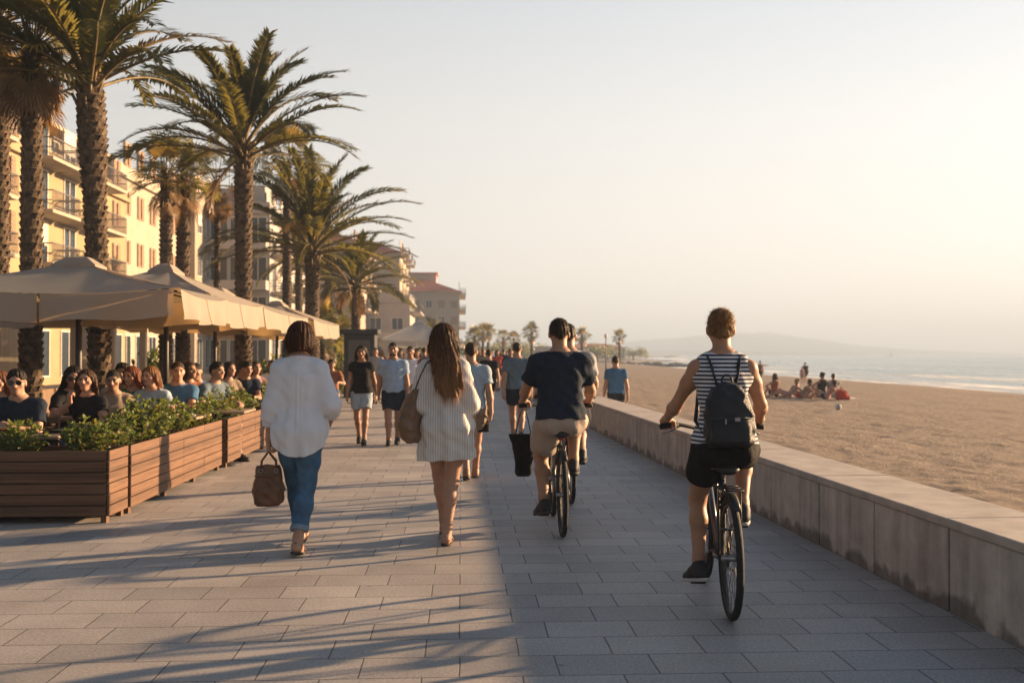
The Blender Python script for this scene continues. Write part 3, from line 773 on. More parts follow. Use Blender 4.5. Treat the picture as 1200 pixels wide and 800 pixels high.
# ---- beach
def sand_mat():
    m, n, N, L = new_mat('sand')
    out = node(n, 'ShaderNodeOutputMaterial'); p = node(n, 'ShaderNodeBsdfPrincipled'); tc = node(n, 'ShaderNodeTexCoord')
    a = node(n, 'ShaderNodeTexNoise'); a.inputs['Scale'].default_value = 7.5; a.inputs['Detail'].default_value = 9; a.inputs['Roughness'].default_value = .7
    L.new(tc.outputs['Object'], a.inputs['Vector'])
    rp = node(n, 'ShaderNodeValToRGB'); rp.color_ramp.elements[0].position = .3; rp.color_ramp.elements[0].color = (.18, .135, .10, 1)
    rp.color_ramp.elements[1].position = .72; rp.color_ramp.elements[1].color = (.38, .30, .23, 1); L.new(a.outputs['Fac'], rp.inputs[0])
    # wet sand by the water: Object Z low
    sx = node(n, 'ShaderNodeSeparateXYZ'); L.new(tc.outputs['Object'], sx.inputs[0])
    wn = node(n, 'ShaderNodeMath', operation='MULTIPLY_ADD'); wn.inputs[1].default_value = .5; L.new(a.outputs['Fac'], wn.inputs[0]); L.new(sx.outputs['Z'], wn.inputs[2])
    wr = node(n, 'ShaderNodeMapRange'); wr.inputs[1].default_value = -1.02; wr.inputs[2].default_value = -1.2; wr.inputs[3].default_value = 0; wr.inputs[4].default_value = 1
    L.new(wn.outputs[0], wr.inputs[0])
    mx = node(n, 'ShaderNodeMix', data_type='RGBA'); L.new(wr.outputs[0], mx.inputs[0]); L.new(rp.outputs[0], mx.inputs[6]); mx.inputs[7].default_value = (.10, .075, .055, 1)
    L.new(mx.outputs[2], p.inputs['Base Color'])
    ro = node(n, 'ShaderNodeMapRange'); ro.inputs[3].default_value = .95; ro.inputs[4].default_value = .45; L.new(wr.outputs[0], ro.inputs[0]); L.new(ro.outputs[0], p.inputs['Roughness'])
    p.inputs['Specular IOR Level'].default_value = .15
    b1 = node(n, 'ShaderNodeTexNoise'); b1.inputs['Scale'].default_value = 14; b1.inputs['Detail'].default_value = 9; b1.inputs['Roughness'].default_value = .7
    L.new(tc.outputs['Object'], b1.inputs['Vector'])
    bp = node(n, 'ShaderNodeBump'); bp.inputs['Strength'].default_value = .8; bp.inputs['Distance'].default_value = .08; L.new(b1.outputs['Fac'], bp.inputs['Height']); L.new(bp.outputs[0], p.inputs['Normal'])
    L.new(p.outputs[0], out.inputs['Surface'])
    return m
def shore_x(y):
    return float(np.interp(y, [-60, 0, 60, 120, 200, 300, 420], [40, 39.5, 39, 41, 44, 58, 95])) + .5 * math.sin(y * .11) + .3 * math.sin(y * .31 + 1)
SEA_Z = -1.5
def sand_z(x, y):
    f = (x - wx(y)) / max(1, shore_x(y) - wx(y))
    base = -.30 - .12 * f - (1.10) * max(0, (f - .62) / .38) ** 1.4
    return base
xs = []; x = 2.2
while x < 120: xs.append(x); x += .075 if x < 12 else .075 + (x - 12) * .03
ysb = []; y = -12
while y < 430: ysb.append(y); y += .11 if 4 < y < 16 else (.11 + abs(y - 10) * .018)
vs = []
for y in ysb:
    for xx in xs:
        x = xx + WS * y * (1 if y < 240 else 240 / y)
        z = sand_z(x, y)
        far = min(1, 14 / (abs(y) + x + 1))
        d = .035 * noise3(x * .55, y * .55) + .03 * noise3(x * 1.7, y * 1.7, 3) + .026 * noise3(x * 4.2, y * 4.2, 7)
        # footprints: hollows
        c = noise3(x * 3.2, y * 3.2, 12); d -= .05 * max(0, c - .16)
        fl = 1 if z > -.8 else max(0, 1 - (-.8 - z) * 2)
        vs.append((x, y, z + d * .9 * fl))
nx = len(xs)
fs = [(j * nx + i, j * nx + i + 1, (j + 1) * nx + i + 1, (j + 1) * nx + i) for j in range(len(ysb) - 1) for i in range(nx - 1)]
b = MB(); b.add(vs, fs, 0, True); tag(b.build('beach', sand_mat()), kind='structure')

# ---- sea
def sea_mat():
    m, n, N, L = new_mat('sea_water')
    out = node(n, 'ShaderNodeOutputMaterial'); p = node(n, 'ShaderNodeBsdfPrincipled'); tc = node(n, 'ShaderNodeTexCoord')
    p.inputs['Base Color'].default_value = (.10, .15, .16, 1); p.inputs['Roughness'].default_value = .22
    mp = node(n, 'ShaderNodeMapping'); mp.inputs['Scale'].default_value = (.55, .16, 1); mp.inputs['Rotation'].default_value = (0, 0, R(14)); L.new(tc.outputs['Object'], mp.inputs['Vector'])
    a = node(n, 'ShaderNodeTexNoise'); a.inputs['Scale'].default_value = 1; a.inputs['Detail'].default_value = 6; a.inputs['Roughness'].default_value = .62; L.new(mp.outputs[0], a.inputs['Vector'])
    bp = node(n, 'ShaderNodeBump'); bp.inputs['Strength'].default_value = .9; bp.inputs['Distance'].default_value = .8; L.new(a.outputs['Fac'], bp.inputs['Height']); L.new(bp.outputs[0], p.inputs['Normal'])
    # swell bands, seen as tone
    mq = node(n, 'ShaderNodeMapping'); mq.inputs['Scale'].default_value = (.12, .02, 1); L.new(tc.outputs['Object'], mq.inputs['Vector'])
    c = node(n, 'ShaderNodeTexNoise'); c.inputs['Scale'].default_value = 1; c.inputs['Detail'].default_value = 5; L.new(mq.outputs[0], c.inputs['Vector'])
    rp = node(n, 'ShaderNodeValToRGB'); rp.color_ramp.elements[0].position = .35; rp.color_ramp.elements[0].color = (.19, .25, .26, 1); rp.color_ramp.elements[1].position = .7; rp.color_ramp.elements[1].color = (.36, .42, .42, 1)
    L.new(c.outputs['Fac'], rp.inputs[0])
    # foam near the shore comes from the sheet's own attribute
    at_ = node(n, 'ShaderNodeAttribute', attribute_name='foam')
    mf = node(n, 'ShaderNodeMapping'); mf.inputs['Scale'].default_value = (.9, .16, 1); L.new(tc.outputs['Object'], mf.inputs['Vector'])
    fz = node(n, 'ShaderNodeTexNoise'); fz.inputs['Scale'].default_value = 1; fz.inputs['Detail'].default_value = 7; fz.inputs['Roughness'].default_value = .7; L.new(mf.outputs[0], fz.inputs['Vector'])
    ad = node(n, 'ShaderNodeMath', operation='ADD'); L.new(at_.outputs['Fac'], ad.inputs[0]); L.new(fz.outputs['Fac'], ad.inputs[1])
    fr = node(n, 'ShaderNodeMapRange'); fr.inputs[1].default_value = .78; fr.inputs[2].default_value = 1.12; L.new(ad.outputs[0], fr.inputs[0])
    mx = node(n, 'ShaderNodeMix', data_type='RGBA'); L.new(fr.outputs[0], mx.inputs[0]); L.new(rp.outputs[0], mx.inputs[6]); mx.inputs[7].default_value = (.78, .78, .76, 1)
    L.new(mx.outputs[2], p.inputs['Base Color'])
    ro = node(n, 'ShaderNodeMapRange'); ro.inputs[3].default_value = .25; ro.inputs[4].default_value = .8; L.new(fr.outputs[0], ro.inputs[0]); L.new(ro.outputs[0], p.inputs['Roughness'])
    L.new(p.outputs[0], out.inputs['Surface'])
    return m
vs = []; fs = []; foam = []
sxs = [-3, 0, 1, 2, 3.5, 5, 7, 9, 12, 15, 18, 22, 26, 30, 36, 44, 55, 80, 150, 400, 900, 1700]
sys_ = [-60 + 6 * i for i in range(80)] + [460, 560, 700, 1000, 1500, 2100, 2780]
for y in sys_:
    for q in sxs:
        x = (shore_x(y) if y <= 420 else 95 + (y - 420) * .19) + q
        vs.append((x, y, SEA_Z + (.10 * math.exp(-((q - 9) / 1.5) ** 2) + .13 * math.exp(-((q - 22) / 2) ** 2)) * (1 + .3 * math.sin(y * .2))))
        foam.append((.70 * math.exp(-(q / 5.0) ** 2) + .55 * math.exp(-((q - 9) / 3.4) ** 2) + .48 * math.exp(-((q - 20) / 5) ** 2) + .30 * math.exp(-((q - 38) / 12) ** 2) + .03) * (.85 + .25 * math.sin(y * .07 + q * .3)))
ns = len(sxs)
fs = [(j * ns + i, j * ns + i + 1, (j + 1) * ns + i + 1, (j + 1) * ns + i) for j in range(len(sys_) - 1) for i in range(ns - 1)]
b = MB(); b.add(vs, fs, 0, True); sea = b.build('sea', sea_mat())
fa = sea.data.attributes.new('foam', 'FLOAT', 'POINT'); fa.data.foreach_set('value', foam); tag(sea, kind='structure')

# ---- far hills across the bay
def ridge(name, pts, D, depth):
    vs, fs = [], []; n = 90
    P = [(at(px, 414, D).x, (at(px, py, D).z)) for px, py in pts]
    X = np.linspace(P[0][0], P[-1][0], n); H = np.interp(X, [p[0] for p in P], [p[1] for p in P])
    for j in range(9):
        f = j / 8; e = math.sin(f * math.pi) ** .8
        for i in range(n):
            z = SEA_Z - 1 + (H[i] - SEA_Z + 1) * e * (1 + .10 * noise3(X[i] * .012, f * 3, 5) + .05 * noise3(X[i] * .04, f * 6, 9))
            vs.append((X[i], D - depth / 2 + depth * f, z))
    for j in range(8):
        for i in range(n - 1): fs.append((j * n + i, j * n + i + 1, (j + 1) * n + i + 1, (j + 1) * n + i))
    b = MB(); b.add(vs, fs, 0, True); return tag(b.build(name, M('hill_scrub', (.10, .11, .07), var=.3, scale=.02, rough=.95)), kind='structure')
ridge('hills', [(640, 413), (700, 408), (740, 400), (790, 397), (830, 392.5), (868, 389), (905, 390.5), (940, 395), (975, 400), (1010, 405), (1060, 409), (1120, 412), (1200, 414.5)], 2400, 300)
ridge('headland', [(690, 414), (760, 411), (860, 411.0), (900, 412), (1000, 414)], 1700, 150)

# ---- haze
HAZE = True
if HAZE:
    b = MB(); b.box(-1450, 2500, -80, 2850, -4, 78)
    m, n, N, L = new_mat('haze_air'); out = node(n, 'ShaderNodeOutputMaterial'); pv = node(n, 'ShaderNodeVolumePrincipled')
    pv.inputs['Color'].default_value = (.46, .59, .78, 1); pv.inputs['Density'].default_value = .00100; pv.inputs['Anisotropy'].default_value = .1
    L.new(pv.outputs[0], out.inputs['Volume'])
    tag(b.build('haze', m), kind='stuff')

# ================================================================ sea wall
def concrete_mat():
    m, n, N, L = new_mat('concrete_wall')
    out = node(n, 'ShaderNodeOutputMaterial'); p = node(n, 'ShaderNodeBsdfPrincipled'); tc = node(n, 'ShaderNodeTexCoord')
    geo = node(n, 'ShaderNodeNewGeometry')
    a = node(n, 'ShaderNodeTexNoise'); a.inputs['Scale'].default_value = 3.2; a.inputs['Detail'].default_value = 8; a.inputs['Roughness'].default_value = .72; L.new(geo.outputs['Position'], a.inputs['Vector'])
    rp = node(n, 'ShaderNodeValToRGB'); rp.color_ramp.elements[0].position = .28; rp.color_ramp.elements[0].color = (.33, .29, .25, 1)
    rp.color_ramp.elements[1].position = .72; rp.color_ramp.elements[1].color = (.56, .50, .44, 1); L.new(a.outputs['Fac'], rp.inputs[0])
    # vertical run-off streaks
    mp = node(n, 'ShaderNodeMapping'); mp.inputs['Scale'].default_value = (9, 9, .5); L.new(geo.outputs['Position'], mp.inputs['Vector'])
    s = node(n, 'ShaderNodeTexNoise'); s.inputs['Scale'].default_value = 1; s.inputs['Detail'].default_value = 4; L.new(mp.outputs[0], s.inputs['Vector'])
    sr = node(n, 'ShaderNodeMapRange'); sr.inputs[1].default_value = .35; sr.inputs[2].default_value = .7; sr.inputs[3].default_value = 1.1; sr.inputs[4].default_value = .78; L.new(s.outputs['Fac'], sr.inputs[0])
    # damp dirt creeping up from the paving, with a ragged edge of its own
    sx = node(n, 'ShaderNodeSeparateXYZ'); L.new(geo.outputs['Position'], sx.inputs[0])
    d = node(n, 'ShaderNodeTexNoise'); d.inputs['Scale'].default_value = 4.5; d.inputs['Detail'].default_value = 6; L.new(geo.outputs['Position'], d.inputs['Vector'])
    h = node(n, 'ShaderNodeMath', operation='MULTIPLY_ADD'); h.inputs[1].default_value = -.42; L.new(d.outputs['Fac'], h.inputs[0]); L.new(sx.outputs['Z'], h.inputs[2])
    dr = node(n, 'ShaderNodeMapRange'); dr.inputs[1].default_value = -.165; dr.inputs[2].default_value = -.10; dr.inputs[3].default_value = .42; dr.inputs[4].default_value = 1; L.new(h.outputs[0], dr.inputs[0])
    pits = node(n, 'ShaderNodeTexVoronoi'); pits.inputs['Scale'].default_value = 55; L.new(geo.outputs['Position'], pits.inputs['Vector'])
    pr = node(n, 'ShaderNodeMapRange'); pr.inputs[1].default_value = .05; pr.inputs[2].default_value = .16; pr.inputs[3].default_value = .55; pr.inputs[4].default_value = 1; L.new(pits.outputs['Distance'], pr.inputs[0])
    m1 = node(n, 'ShaderNodeMath', operation='MULTIPLY'); L.new(sr.outputs[0], m1.inputs[0]); L.new(dr.outputs[0], m1.inputs[1])
    m2 = node(n, 'ShaderNodeMath', operation='MULTIPLY'); L.new(m1.outputs[0], m2.inputs[0]); L.new(pr.outputs[0], m2.inputs[1])
    mm = node(n, 'ShaderNodeMix', data_type='RGBA', blend_type='MULTIPLY'); mm.inputs[0].default_value = 1; L.new(rp.outputs[0], mm.inputs[6]); L.new(m2.outputs[0], mm.inputs[7]); L.new(mm.outputs[2], p.inputs['Base Color'])
    p.inputs['Roughness'].default_value = .85; p.inputs['Specular IOR Level'].default_value = .2
    bn = node(n, 'ShaderNodeTexNoise'); bn.inputs['Scale'].default_value = 38; bn.inputs['Detail'].default_value = 6; L.new(geo.outputs['Position'], bn.inputs['Vector'])
    bp = node(n, 'ShaderNodeBump'); bp.inputs['Strength'].default_value = .35; bp.inputs['Distance'].default_value = .012; L.new(bn.outputs['Fac'], bp.inputs['Height']); L.new(bp.outputs[0], p.inputs['Normal'])
    L.new(p.outputs[0], out.inputs['Surface'])
    return m
CONC = concrete_mat(); COPE = M('coping_stone', (.42, .365, .31), var=.16, scale=5, rough=.8, bump=.25, bscale=90, detail=8)
wall = tag(empty('sea_wall', (wx(0), 0, 0), math.atan(-WS)), 'long low concrete wall with pale flat coping between the promenade and the sand', 'wall')
r_ = random.Random(4)
y = .2; cuts = [-3]
for c in (.9, 1.95, 2.95, 3.85, 4.85, 5.66, 6.67, 7.67, 8.8): cuts.append(c)
while cuts[-1] < 62: cuts.append(cuts[-1] + r_.uniform(1.0, 1.2))
while cuts[-1] < 200: cuts.append(cuts[-1] + 9)
core = MB(); core.box(.03, WALL_W - .03, -3, cuts[-1], -.7, WALL_H - .062); core.build('wall_core', M('dark_joint', (.06, .055, .05)), wall)
for a, c in zip(cuts[:-1], cuts[1:]):
    g = .010 + .005 * r_.random(); o = r_.uniform(0, .004)
    MB().box(o, WALL_W - o, a + g, c - g, -.6, WALL_H - .058).build('wall_panel', CONC, wall, bevel=.006)
k = 0
while k < len(cuts) - 1:
    e = min(k + 2, len(cuts) - 1); a, c = cuts[k], cuts[e]
    MB().box(-.012, WALL_W + .012, a + .004, c - .004, WALL_H - .055, WALL_H + r_.uniform(-.001, .001)).build('coping_slab', COPE, wall, bevel=.007); k = e

# ================================================================ planters and shrubs
def wood_mat():
    m, n, N, L = new_mat('stained_timber')
    out = node(n, 'ShaderNodeOutputMaterial'); p = node(n, 'ShaderNodeBsdfPrincipled'); tc = node(n, 'ShaderNodeTexCoord')
    mp = node(n, 'ShaderNodeMapping'); mp.inputs['Scale'].default_value = (2.2, 2.2, 42); L.new(tc.outputs['Object'], mp.inputs['Vector'])
    a = node(n, 'ShaderNodeTexNoise'); a.inputs['Scale'].default_value = 1; a.inputs['Detail'].default_value = 7; a.inputs['Roughness'].default_value = .65; L.new(mp.outputs[0], a.inputs['Vector'])
    rp = node(n, 'ShaderNodeValToRGB'); rp.color_ramp.elements[0].position = .28; rp.color_ramp.elements[0].color = (.085, .044, .026, 1)
    rp.color_ramp.elements[1].position = .75; rp.color_ramp.elements[1].color = (.165, .09, .052, 1); L.new(a.outputs['Fac'], rp.inputs[0])
    # each board its own tone
    sx = node(n, 'ShaderNodeSeparateXYZ'); L.new(tc.outputs['Object'], sx.inputs[0])
    fl = node(n, 'ShaderNodeMath', operation='MULTIPLY'); fl.inputs[1].default_value = 1 / .0975; L.new(sx.outputs['Z'], fl.inputs[0])
    f2 = node(n, 'ShaderNodeMath', operation='FLOOR'); L.new(fl.outputs[0], f2.inputs[0])
    wn = node(n, 'ShaderNodeTexWhiteNoise', noise_dimensions='1D'); L.new(f2.outputs[0], wn.inputs['W'])
    mr = node(n, 'ShaderNodeMapRange'); mr.inputs[3].default_value = .8; mr.inputs[4].default_value = 1.15; L.new(wn.outputs['Value'], mr.inputs[0])
    mm = node(n, 'ShaderNodeMix', data_type='RGBA', blend_type='MULTIPLY'); mm.inputs[0].default_value = 1; L.new(rp.outputs[0], mm.inputs[6]); L.new(mr.outputs[0], mm.inputs[7]); L.new(mm.outputs[2], p.inputs['Base Color'])
    p.inputs['Roughness'].default_value = .6; p.inputs['Specular IOR Level'].default_value = .25
    bp = node(n, 'ShaderNodeBump'); bp.inputs['Strength'].default_value = .3; bp.inputs['Distance'].default_value = .006; L.new(a.outputs['Fac'], bp.inputs['Height']); L.new(bp.outputs[0], p.inputs['Normal'])
    L.new(p.outputs[0], out.inputs['Surface'])
    return m
WOOD = wood_mat(); SOIL = M('soil', (.045, .03, .02), var=.4, scale=14, rough=.95, bump=.8, bscale=40)
PL_Z0, PL_Z1 = .06, .645
def planter(loc, L, W, label, rz=0.0, seg=1.05):
    """timber trough: L along local Y, W along local X, boards round a frame, short feet"""
    t = tag(empty('planter_box', loc, rz), label, 'planter', 'slatted timber planters edging the terrace')
    nb = 6; bh = (PL_Z1 - PL_Z0) / nb; r = random.Random(int(L * 100))
    def side(fixed, a0, a1, axis, sgn):
        b = MB(); m = max(1, round((a1 - a0) / seg)); st = (a1 - a0) / m
        for k in range(nb):
            z0 = PL_Z0 + k * bh + .004; z1 = PL_Z0 + (k + 1) * bh - .004
            for q in range(m):
                u0, u1 = a0 + q * st + .003, a0 + (q + 1) * st - .003; o = r.uniform(-.002, .002)
                f0, f1 = (fixed - .022 + o, fixed + o) if sgn > 0 else (fixed + o, fixed + .022 + o)
                if axis == 'y': b.box(f0, f1, u0, u1, z0, z1)
                else: b.box(u0, u1, f0, f1, z0, z1)
        return b
    side(W, 0, L, 'y', 1).build('side_panel', WOOD, t, bevel=.004); side(0, 0, L, 'y', -1).build('side_panel', WOOD, t)
    side(0, .026, W - .026, 'x', -1).build('end_panel', WOOD, t, bevel=.004); side(L, .026, W - .026, 'x', 1).build('end_panel', WOOD, t)
    n = max(2, round(L / 1.05) + 1)
    for k in range(n):
        yy = .05 + (L - .12) * k / (n - 1)
        for xx in (.035, W - .085): MB().box(xx, xx + .05, yy - .02, yy + .05, 0, PL_Z0 + .03).build('foot', WOOD, t)
    ln = MB(); ln.box(.024, W - .024, .028, L - .028, PL_Z0 + .02, PL_Z1 - .09); 
    ln.build('liner', M('dark_liner', (.02, .018, .016)), t)
    vs = []; fs = []; nx_, ny_ = 6, max(4, int(L / .12))
    for j in range(ny_ + 1):
        for i in range(nx_ + 1): vs.append((.025 + (W - .05) * i / nx_, .03 + (L - .06) * j / ny_, PL_Z1 - .07 + .025 * noise3(i * .9 + loc[0], j * .7 + loc[1])))
    for j in range(ny_):
        for i in range(nx_): fs.append((j * (nx_ + 1) + i, j * (nx_ + 1) + i + 1, (j + 1) * (nx_ + 1) + i + 1, (j + 1) * (nx_ + 1) + i))
    b = MB(); b.add(vs, fs, 0, True); b.build('soil', SOIL, t)
    return t
PX = -3.08
planter((-6.9, 8.98, 0), .50, 3.8, 'long brown slatted planter whose dark end boards face the camera in the front corner')
planter((PX - .5, 9.50, 0), 3.55, .50, 'sunlit slatted planter running back from the dark front corner box', seg=.9)
planter((PX - .47, 13.25, 0), 2.6, .50, 'sunlit slatted planter just past the narrow dark gap, behind the white blouse', seg=.87)
planter((PX - .40, 16.2, 0), 2.3, .50, 'slatted planter half hidden behind the woman in the white blouse')
planter((PX - .30, 20.6, 0), 2.2, .52, 'farthest short slatted planter at the end of the parasols')

LEAF = [M('shrub_leaf_%s' % n, c, var=.35, scale=9, rough=.42, transl=.35, spec=.4, tcol=tc_) for n, c, tc_ in
        (('fresh', (.10, .145, .028), (.30, .32, .05)), ('dark', (.045, .08, .02), (.14, .18, .03)), ('olive', (.11, .115, .03), (.32, .26, .05)))]
BARK = M('twig_bark', (.09, .06, .04), rough=.9)
def shrub_mesh(seed, w_, h_, nst=34, lf=.068):
    r = random.Random(seed); st = MB(); lv = MB()
    for k in range(nst):
        a = r.uniform(0, 6.283); d = r.random() ** .6
        tip = Vector((math.cos(a) * w_ * d, math.sin(a) * w_ * d * .85, h_ * (1.05 - .5 * d * d) * r.uniform(.62, 1.08)))
        base = Vector((tip.x * .25, tip.y * .25, -.08)); mid = base.lerp(tip, .5) + Vector((tip.x * .12, tip.y * .12, .03))
        P = [base, mid, tip]
        st.tube(P, [.006, .0045, .002], 5)
        nl = r.randint(16, 26)
        for q in range(nl):
            f = r.uniform(.28, 1.0) if q > 5 else 1.0
            p = (base.lerp(mid, f * 2) if f < .5 else mid.lerp(tip, f * 2 - 1))
            az = r.uniform(0, 6.283); el = r.uniform(.1, 1.3) if f > .85 else r.uniform(-.3, .9)
            d_ = Vector((math.cos(az) * math.cos(el), math.sin(az) * math.cos(el), math.sin(el)))
            L_ = lf * r.uniform(.7, 1.35); s_ = d_.cross(Vector((r.uniform(-1, 1), r.uniform(-1, 1), r.uniform(.2, 1)))).normalized() * L_ * .2
            nn = d_.cross(s_).normalized() * L_ * .06
            m1, m2 = p + d_ * L_ * .35, p + d_ * L_ * .72
            mi = 0 if r.random() < .5 else (1 if r.random() < .6 else 2)
            lv.add([p, m1 + s_ - nn, m1 - s_ - nn, m2 + s_ * .8, m2 - s_ * .8, p + d_ * L_ - nn * 1.5, m1, m2], [(0, 6, 1), (0, 2, 6), (1, 6, 7, 3), (6, 2, 4, 7), (3, 7, 5), (7, 4, 5)], mi)
    return st.mesh('stems'), lv.mesh('foliage')
SH = [shrub_mesh(20 + i, .30 + .03 * (i % 3), .36 + .05 * (i % 4)) for i in range(5)]
for st, lv in SH:
    st.materials.append(BARK)
    for m in LEAF: lv.materials.append(m)
def shrub(x, y, label, s=1.0, k=0, rz=0.0, sz=None):
    t = tag(empty('shrub', (x, y, PL_Z1 - .06), rz), label, 'shrub', 'leafy shrubs growing in the timber planters')
    t.scale = (s, s, sz or s)
    st, lv = SH[k % len(SH)]
    mesh_obj('stems', st, None, t); mesh_obj('foliage', lv, None, t)
shr = [(-6.35, 9.2, .8, 'low leafy shrub at the left edge in the front planter'), (-5.75, 9.22, .62, 'small upright shrub in front of the man in sunglasses'), (-5.15, 9.2, .95, 'shrub in the front planter before the forearms on the table'),
       (-4.55, 9.24, .55, 'smallest light green shrub in the middle of the front planter'), (-3.95, 9.22, .9, 'spreading shrub near the right end of the front planter'), (-3.38, 9.25, .92, 'full rounded shrub right on the dark front corner of the planters'),
       (-3.33, 9.85, .86, 'bright green shrub first behind the front corner'), (-3.34, 10.45, .96, 'yellow green shrub second from the front corner in the side planter'), (-3.32, 11.05, .8, 'lower dark shrub midway along the sunlit side planter'),
       (-3.34, 11.7, .98, 'tall bright shrub past the middle of the sunlit side planter'), (-3.33, 12.35, .84, 'leafy shrub near the far end of the sunlit side planter'), (-3.3, 12.9, .9, 'shrub at the very end of the side planter by the dark gap'),
       (-3.3, 13.6, .92, 'first shrub past the dark gap between the planters'), (-3.28, 14.3, .8, 'middle shrub of the planter beyond the gap'), (-3.28, 15.0, .95, 'dense shrub beyond the gap beside the white sleeve'), (-3.27, 15.6, .8, 'last shrub of the planter beyond the gap'),
       (-3.2, 16.6, .95, 'shrub whose leaves show left of the white blouse'), (-3.2, 17.3, .85, 'shrub hidden mostly by the white blouse'), (-3.2, 18.1, .95, 'back shrub behind the white blouse'),
       (-3.1, 21.0, 1.0, 'yellowish shrub in the farthest planter near its front'), (-3.1, 21.7, 1.1, 'tall shrub in the middle of the farthest planter'), (-3.1, 22.4, .95, 'last shrub at the back of the farthest planter')]
for i, (x, y, s, l) in enumerate(shr): shrub(x, y, l, s * (.90 if y < 9.5 else 1.0), i, i * 1.3, s * (.88 if y < 9.5 else .95) * random.uniform(.85, 1.05))

# ================================================================ parasols
CANV = M('canvas_cream', (.36, .315, .255), var=.05, scale=3, rough=.85, bump=.12, bscale=240, transl=.32, spec=.1, sheen=.1, tcol=(.52, .33, .14))
CANW = M('canvas_white', (.55, .52, .47), var=.04, scale=3, rough=.85, bump=.12, bscale=240, transl=.25, spec=.1, tcol=(.7, .6, .45))
DARKM = M('dark_metal', (.035, .03, .028), rough=.5, metal=.3, spec=.5); CREAMP = M('cream_paint', (.55, .45, .33), var=.08, rough=.6)
def parasol(x0, x1, y0, y1, ze, za, label, val=.34, mat=CANV, pole_x=None, sag=.05, pole=DARKM, cap=True):
    cx, cy = (x0 + x1) / 2, (y0 + y1) / 2; hx, hy = (x1 - x0) / 2, (y1 - y0) / 2
    t = tag(empty('parasol', (cx, cy, 0)), label, 'parasol', 'canvas parasols shading the terrace tables')
    n = 12; b = MB(); r = random.Random(int(x0 * 77 + y0 * 31))
    def prof(f): return ze + (za - ze) * (1 - f) - sag * 4 * f * (1 - f) * .5
    cor = [(-hx, -hy), (hx, -hy), (hx, hy), (-hx, hy)]
    f0 = .12
    for s in range(4):
        c0, c1 = cor[s], cor[(s + 1) % 4]; vs = []
        for i in range(n + 1):
            f = f0 + (1 - f0) * i / n
            for j in range(n + 1):
                g = j / n; dz = -sag * (1 - (2 * g - 1) ** 2) * f * f
                vs.append((((c0[0] * (1 - g) + c1[0] * g) * f), ((c0[1] * (1 - g) + c1[1] * g) * f), prof(f) + dz + .006 * math.sin(g * 9 + f * 5 + s)))
        b.add(vs, [(i * (n + 1) + j, i * (n + 1) + j + 1, (i + 1) * (n + 1) + j + 1, (i + 1) * (n + 1) + j) for i in range(n) for j in range(n)], 0, True)
    cn_ = b.build('canopy', mat, t)
    for s in range(4):
        c0 = cor[s]; MB().tube([(c0[0] * f, c0[1] * f, prof(f) + .004) for f in [f0 + (1 - f0) * i / 8 for i in range(9)]], .009, 5, 0, True, .5).build('seam', mat, cn_)
    # hanging valance, one cloth to a side, split in the middle on the long sides
    for s in range(4):
        c0, c1 = cor[s], cor[(s + 1) % 4]; v = MB(); nm = (c1[1] - c0[1], c0[0] - c1[0]); ln = math.hypot(*nm); nm = (nm[0] / ln, nm[1] / ln)
        for (g0, g1) in ((.02, .495), (.505, .98)):
            vs = []; m_ = 18; q = 5
            for k in range(q + 1):
                for j in range(m_ + 1):
                    g = g0 + (g1 - g0) * j / m_; dr = val * k / q
                    e = (.012 + .03 * k / q) * math.sin(g * 23 + s * 2 + x0) * (k / q) + .03 * (k / q)
                    zt = ze - sag * (1 - (2 * g - 1) ** 2) - .003
                    vs.append((c0[0] * (1 - g) + c1[0] * g + nm[0] * (e + .003), c0[1] * (1 - g) + c1[1] * g + nm[1] * (e + .003), zt - dr * (1 + .05 * math.sin(g * 17 + s))))
            v.add(vs, [(i * (m_ + 1) + j, (i + 1) * (m_ + 1) + j, (i + 1) * (m_ + 1) + j + 1, i * (m_ + 1) + j + 1) for i in range(q) for j in range(m_)], 0, True)
        v.build('valance', mat, t)
    if cap:
        v = MB(); vs = [(0, 0, za + .06)]
        for k, (f, dz) in enumerate(((.08, .035), (.17, -.01), (.175, -.05))):
            for s in range(4): vs.append((cor[s][0] * f, cor[s][1] * f, prof(max(f, .0)) + .05 + dz - .01 * k))
        fs = [(0, 1 + s, 1 + (s + 1) % 4) for s in range(4)]
        for k in range(2):
            for s in range(4): fs.append((1 + k * 4 + s, 5 + k * 4 + s, 5 + k * 4 + (s + 1) % 4, 1 + k * 4 + (s + 1) % 4))
        v.add(vs, fs); v.build('vent_cap', mat, t)
    px_ = (pole_x - cx) if pole_x is not None else 0
    MB().tube([(px_, 0, 0), (px_, 0, za - .04)], .038, 12).build('pole', pole, t)
    MB().disc((px_, 0, ze - .16), (0, 0, 1), .085, .12, 14).build('hub', pole, t)
    MB().box(px_ - .3, px_ + .3, -.3, .3, .002, .07).build('base', M('base_stone', (.2, .19, .18), rough=.8), t, bevel=.01)
    for s in range(8):
        c = cor[s // 2] if s % 2 == 0 else ((cor[s // 2][0] + cor[(s // 2 + 1) % 4][0]) / 2, (cor[s // 2][1] + cor[(s // 2 + 1) % 4][1]) / 2)
        sg = sag * 1.2 if s % 2 else 0
        rb = MB().tube([(px_, 0, za - .08), (c[0] * .5 , c[1] * .5, prof(.5) - .05 - sg * .3), (c[0] * .985, c[1] * .985, ze - .035 - sg)], .011, 6).build('rib', pole, t)
        MB().tube([(px_, 0, ze - .16), (c[0] * .48, c[1] * .48, prof(.5) - .07)], .010, 6).build('strut', pole, rb)
    return t
parasol(-6.06, -3.06, 11.0, 13.3, 2.21, 2.60, 'front cream parasol with dark pole and a small vent cap, over the front diners', val=.30, sag=.06)
parasol(-5.55, -3.36, 13.5, 17.15, 2.30, 2.80, 'second cream parasol, sunlit on its side, behind the front one', val=.36)
